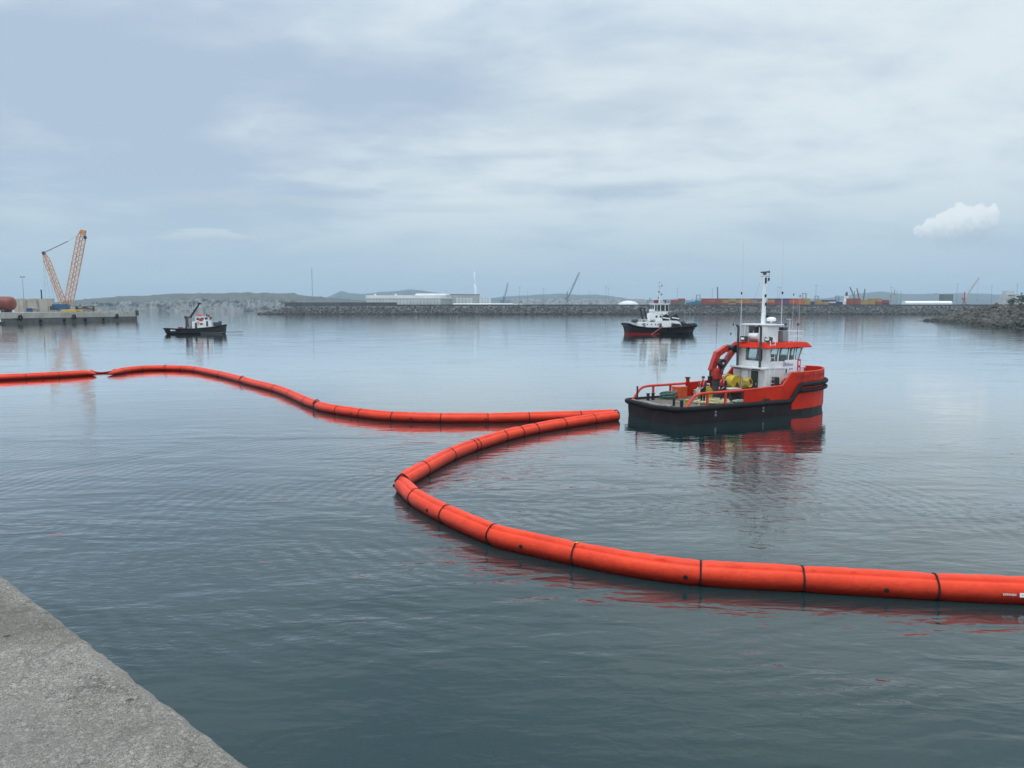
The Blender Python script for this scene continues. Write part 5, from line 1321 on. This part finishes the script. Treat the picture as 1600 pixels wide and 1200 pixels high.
def jib_crane(base_px, Y, tower_py, jib_px, jib_py, label, m_, w_=1.0, hook=True, group='harbour cranes on the far side', jm=None):
    b_ = gp(base_px, Y); t = thing('harbour_crane', label, 'crane', b_, group=group)
    top = Vector((0, 0, hz(tower_py, Y))); tip = at(jib_px, jib_py, Y) - b_
    for sx in (-1, 1):
        obj('portal_leg', beam((sx * 4 * w_, 0, 0), (sx * 1.6 * w_, 0, top.z * .42), .9 * w_, .9 * w_), m_, t)
    obj('tower', beam((0, 0, top.z * .38), top, 1.9 * w_, 1.9 * w_, 1.3 * w_, 1.3 * w_), m_, t)
    obj('machine_house', box((-1.8 * w_, 0, top.z * .60), (5.2 * w_, 3.4 * w_, 2.6 * w_)), m_, t)
    pv = Vector((1.2 * w_, 0, top.z * .62))
    lattice(pv, tip, 1.7 * w_, 12, 'jib', t, jm or m_, .26 * w_, ends=(.6, 1, 1, .4))
    obj('jib_head', box(tip, (1.6 * w_, 1.2, 1.6 * w_)), m_, t)
    obj('luffing_rope', tube([top, pv.lerp(tip, .72)], .13, 4), m_, t)
    if hook:
        obj('hoist_rope', tube([tip, tip - Vector((0, 0, tip.z * .72))], .10, 4), m_, t); obj('hook', box(tip - Vector((0, 0, tip.z * .72)), (1.3, 1.0, 1.6)), m_, t)
    return t
cg = mat('crane_grey', (.20, .23, .26), .6); crd = mat('crane_dull_red', (.42, .10, .09), .6)
jib_crane(786.5, 1450, 462, 793.5, 442.5, 'small grey harbour crane right of the pale shed', cg, .9)
jib_crane(886, 1500, 455.5, 905, 426, 'large grey harbour crane with a long jib, left of the white dome', cg, 1.25)
jib_crane(1334, 1480, 455, 1328, 448.5, 'slender grey crane just right of the white ship bridge', cg, .8, False)
jib_crane(1341, 1485, 458, 1339, 450.5, 'short reddish crane among the rightmost containers', crd, .7, False)
jib_crane(1348, 1490, 462, 1351.5, 451.5, 'grey crane with jib leaning right above the ochre containers', cg, .8, False)
jib_crane(1506, 1500, 456, 1529, 434.5, 'red harbour crane with a pale jib near the right edge', crd, 1.15, jm=light_grey)
t = thing('hopper_tower', 'pale lattice hopper tower between the containers and the long low shed', 'tower', gp(1394, 1420)); h_ = hz(461, 1420)
obj('silo', box((0, 0, h_ * .75), (8, 6, h_ * .5)), clad_grey, t)
for sx in (-1, 1): obj('leg', box((sx * 3.5, 0, h_ * .27), (.8, .8, h_ * .54)), clad_grey, t)
obj('stack', cyl((3, 0, h_), (3, 0, hz(452, 1420)), .6, 8), cg, t)
for px, py, Y, lb_ in ((697.5, 455, 1400, 'thin mast above the right end of the long white warehouse'), (812, 449, 1400, 'lamp mast just right of the small grey crane'), (824.5, 456, 1700, 'short faint lamp mast, second right of the small grey crane'),
        (849.5, 450.5, 1400, 'lamp mast midway between the small and the large grey crane'), (921, 455, 1650, 'short lamp mast right of the large grey crane'), (946.5, 447, 1380, 'taller left one of a close pair of lamp masts near the dome'), (950.2, 450, 1420, 'right one of a close pair of lamp masts near the dome'),
        (1058, 450.5, 1420, 'lamp mast above the red and green containers'), (1112.5, 452, 1420, 'lamp mast left of the dark leaning post'), (1214.5, 449, 1480, 'left one of a lamp mast pair right of the workboat mast'), (1218, 449, 1440, 'right one of a lamp mast pair right of the workboat mast'),
        (1274, 446, 1400, 'tall lamp mast above the low blue and ochre containers'), (1391.5, 449, 1400, 'lamp mast rising from the pale hopper tower'), (1400.5, 456, 1500, 'lamp mast right of the pale hopper tower'), (1406.5, 455.5, 1540, 'faint lamp mast left of the long low bright shed'),
        (1494, 444, 1340, 'tall lamp mast right of the grey-green block'), (1548, 447, 1300, 'tall lamp mast left of the pale stepped building'), (1587.5, 444, 1250, 'tall lamp mast in front of the pale stepped building')):
    b_ = gp(px, Y); lamp_mast(b_, hz(py, Y, px), lb_, 5, .34, cg)
t = thing('lattice_mast', 'very tall thin radio mast on the far cliff top', 'radio mast', at(488.5, 470, 3900))
obj('mast', tube([(0, 0, -10), (0, 0, 168)], 1.5, 5), cg, t); obj('base', box((0, 0, -8), (8, 8, 14)), cg, t)
# pale stepped building at the right edge with dark trees
t = thing('port_building', 'pale stepped building behind the rock bank at the right edge', 'building', gp(1567, 1100)); Yb = 1100; u_ = Yb / FPX
for x0, x1, yt in ((0, 33, 465.5), (3, 24, 459.5), (7, 18, 454.5)):
    obj('storey_block', box(((x0 + x1) / 2 * u_, 6 + x0 * .3, hz(yt, Yb) / 2), ((x1 - x0) * u_, 14 - x0 * .4, hz(yt, Yb))), mat('building_pale', (.47, .48, .48), .7, var=.1, vscale=.1), t)
for k in range(9): obj('window', box(((2.5 + k * 2.3) * u_, -1.2 + .0, hz(467.5, Yb)), (1.3 * u_, .3, 1.3)), clad_line, t)
for k in range(5): obj('window', box(((8 + k * 2.1) * u_, -.1, hz(461.7, Yb)), (1.2 * u_, 2.0, 1.2)), clad_line, t)
leaf = make_rock('leaf_dark', (.018, .032, .016), (.050, .075, .032), (.028, .048, .022), .3)
def far_tree(px, Y, ytop, wpx, label, seed, zb_=GZ):
    b_ = gp(px, Y); b_.z = zb_; h_ = at(px, ytop, Y).z - zb_; W_ = wpx * Y / FPX
    t = thing('tree', label, 'tree', b_, group='dark trees at the right edge'); rnd = random.Random(seed)
    obj('trunk', cyl((0, 0, 0), (0, 0, h_ * .6), .5, 7, .25), mat('bark', (.06, .045, .035), .9), t)
    sp = []
    for k in range(140):
        d = Vector((rnd.gauss(0, .35), rnd.gauss(0, .35), rnd.gauss(.0, .3)))
        if d.length > .8: d *= .8 / d.length
        sp.append((Vector((d.x * W_, d.y * W_, h_ * .62 + d.z * h_ * .5)), rnd.uniform(.25, .75)))
    rock_field('crown', sp, leaf, t, seed + 1)
far_tree(1596, 700, 457, 12, 'dark tree crown at the right edge above the rock bank', 31, 9.5)
far_tree(1608, 680, 460, 14, 'dark tree partly cut by the right edge of the view', 33, 9.5)
far_tree(1581, 760, 464.5, 9, 'lower dark bush left of the tree at the right edge', 35, 9.5)

# ------------------------------------------------------------------ cliffs, hills, town
def interp(tab, x):
    if x <= tab[0][0]: return tab[0][1]
    for (a, A), (b, B) in zip(tab[:-1], tab[1:]):
        if x <= b: return A + (B - A) * (x - a) / (b - a)
    return tab[-1][1]
def make_land(name, c_rock, c_veg, thr):
    m_ = bpy.data.materials.new(name); m_.use_nodes = True; t = NT(m_.node_tree)
    out = t.node('ShaderNodeOutputMaterial'); b = t.node('ShaderNodeBsdfPrincipled'); t.l.new(b.outputs[0], out.inputs[0])
    co = t.node('ShaderNodeTexCoord').outputs['Object']; g = t.node('ShaderNodeNewGeometry'); s2 = t.node('ShaderNodeSeparateXYZ'); t.l.new(g.outputs['Normal'], s2.inputs[0])
    k = t.m('ADD', s2.outputs[2], t.m('MULTIPLY', t.m('SUBTRACT', t.noise(co, .008, 4, .55), .5), .55))
    veg = t.mix(t.step(t.noise(co, .02, 5, .7), .4, .65), tuple(c_veg) + (1,), tuple(x * 1.9 for x in c_veg) + (1,))
    rk = t.mix(t.step(t.noise(t.mapping(co, scale=(1, 1, 3)), .015, 6, .7), .35, .7), tuple(x * .80 for x in c_rock) + (1,), tuple(c_rock) + (1,))
    t.l.new(t.mix(t.step(k, thr - .1, thr + .12), rk, veg), b.inputs['Base Color']); b.inputs['Roughness'].default_value = .95
    return m_
def terrain(name, prof, Y, depth, shore, m_, px0, px1, n=260, rows=16, cliff=.62, rough=1.0, seed=0, label=None):
    V = []; F = []
    for i in range(n):
        px = px0 + (px1 - px0) * i / (n - 1); yt = interp(prof, px); top = at(px, yt, Y + depth).z; xx = (px - 800) / FPX
        for j in range(rows):
            t_ = j / (rows - 1)
            if t_ < .35: q = t_ / .35; z = top * cliff * q ** .8; yy = Y + depth * .10 * q
            else: q = (t_ - .35) / .65; z = top * (cliff + (1 - cliff) * math.sin(q * 1.57)); yy = Y + depth * (.10 + .9 * q)
            nz = mnoise.fractal(Vector((xx * 42 + seed, q * .9 + (0 if t_ < .35 else 2), seed)), .8, 2.1, 5)
            yy += nz * depth * .085 * rough * (1 if t_ < .6 else .3)
            z *= 1 + .10 * rough * mnoise.fractal(Vector((xx * 60, t_ * 4, seed + 3)), .8, 2, 4) * (1 if t_ < .9 else .25)
            V.append((xx * yy, yy, z - 3 * (1 - t_)))
    for i in range(n - 1):
        for j in range(rows - 1): a = i * rows + j; F.append((a, a + 1, a + rows + 1, a + rows))
    return obj(name, (V, F), m_, kind='structure', label=label)
terrain('cliff', [(60, 474), (105, 471), (150, 466.5), (200, 462.5), (235, 462), (275, 458.8), (330, 458.5), (370, 457.5), (420, 458.5), (450, 459), (490, 463), (530, 466), (575, 471), (620, 476)], 3600, 620,
        0, make_land('cliff_land', (.26, .25, .235), (.050, .054, .044), .76), 40, 640, n=420, rows=22, cliff=.60, rough=1.0, seed=2, label='pale sea cliffs with dark scrub on top across the bay')
terrain('hills', [(440, 474), (500, 471), (518, 462.5), (535, 454.2), (548, 458), (566, 459.5), (590, 458), (620, 455), (642, 452.6), (668, 455), (695, 459), (730, 464), (770, 465.5), (800, 463), (835, 460.8), (876, 459), (905, 461), (931, 460.5), (955, 463), (985, 468),
        (1020, 471), (1100, 472), (1200, 470), (1290, 466), (1330, 460), (1371, 455.6), (1410, 460), (1440, 459.5), (1469, 459), (1506, 458.5), (1550, 460), (1600, 463), (1700, 466)], 8200, 2600,
        0, make_land('hill_land', (.06, .07, .065), (.028, .042, .036), .2), 430, 1720, n=420, rows=12, cliff=.3, rough=.7, seed=7, label='faint blue hills behind the harbour')
town_m = make_rock('town_walls', (.30, .27, .25), (.62, .60, .57), (.40, .33, .29), .01)
rnd = random.Random(11); S = []
for k in range(520):
    px = rnd.choice((rnd.uniform(800, 1010), rnd.uniform(800, 1010), rnd.uniform(1010, 1320))); py = rnd.uniform(468, 477); Y = 5200 + (477 - py) * 60
    p = at(px, py, Y); s_ = rnd.uniform(8, 26); h_ = rnd.uniform(10, 24); S.append(box((p.x, Y, p.z), (s_, 15, h_)))
obj('distant_town', join(*S), town_m, kind='stuff', label='pale houses of a distant town below the hills')
_sl = ([], [])
V = []; F = []
for i in range(40):
    px = 780 + 560 * i / 39
    for py, Y in ((480, 5100), (477, 5200), (473, 5450), (468, 5750)):
        p = at(px, py, Y); V.append((p.x, Y, p.z - 4 + 6 * mnoise.noise(Vector((px * .03, py, 0)))))
for i in range(39):
    for j in range(3): a = i * 4 + j; F.append((a, a + 1, a + 5, a + 4))
obj('town_slope', (V, F), MATS.get('x') or bpy.data.materials['hill_land'], kind='structure')

# ------------------------------------------------------------------ sea haze
hm = bpy.data.materials.new('sea_haze'); hm.use_nodes = True; _t = NT(hm.node_tree); _o = _t.node('ShaderNodeOutputMaterial'); _p = _t.node('ShaderNodeVolumePrincipled')
_p.inputs['Color'].default_value = (.64, .83, 1.0, 1); _p.inputs['Density'].default_value = .000075; _p.inputs['Anisotropy'].default_value = 0.0
_t.l.new(_p.outputs[0], _o.inputs['Volume'])
hz_ = obj('haze', box((0, 0, 217), (28000, 28000, 446)), hm, kind='stuff')
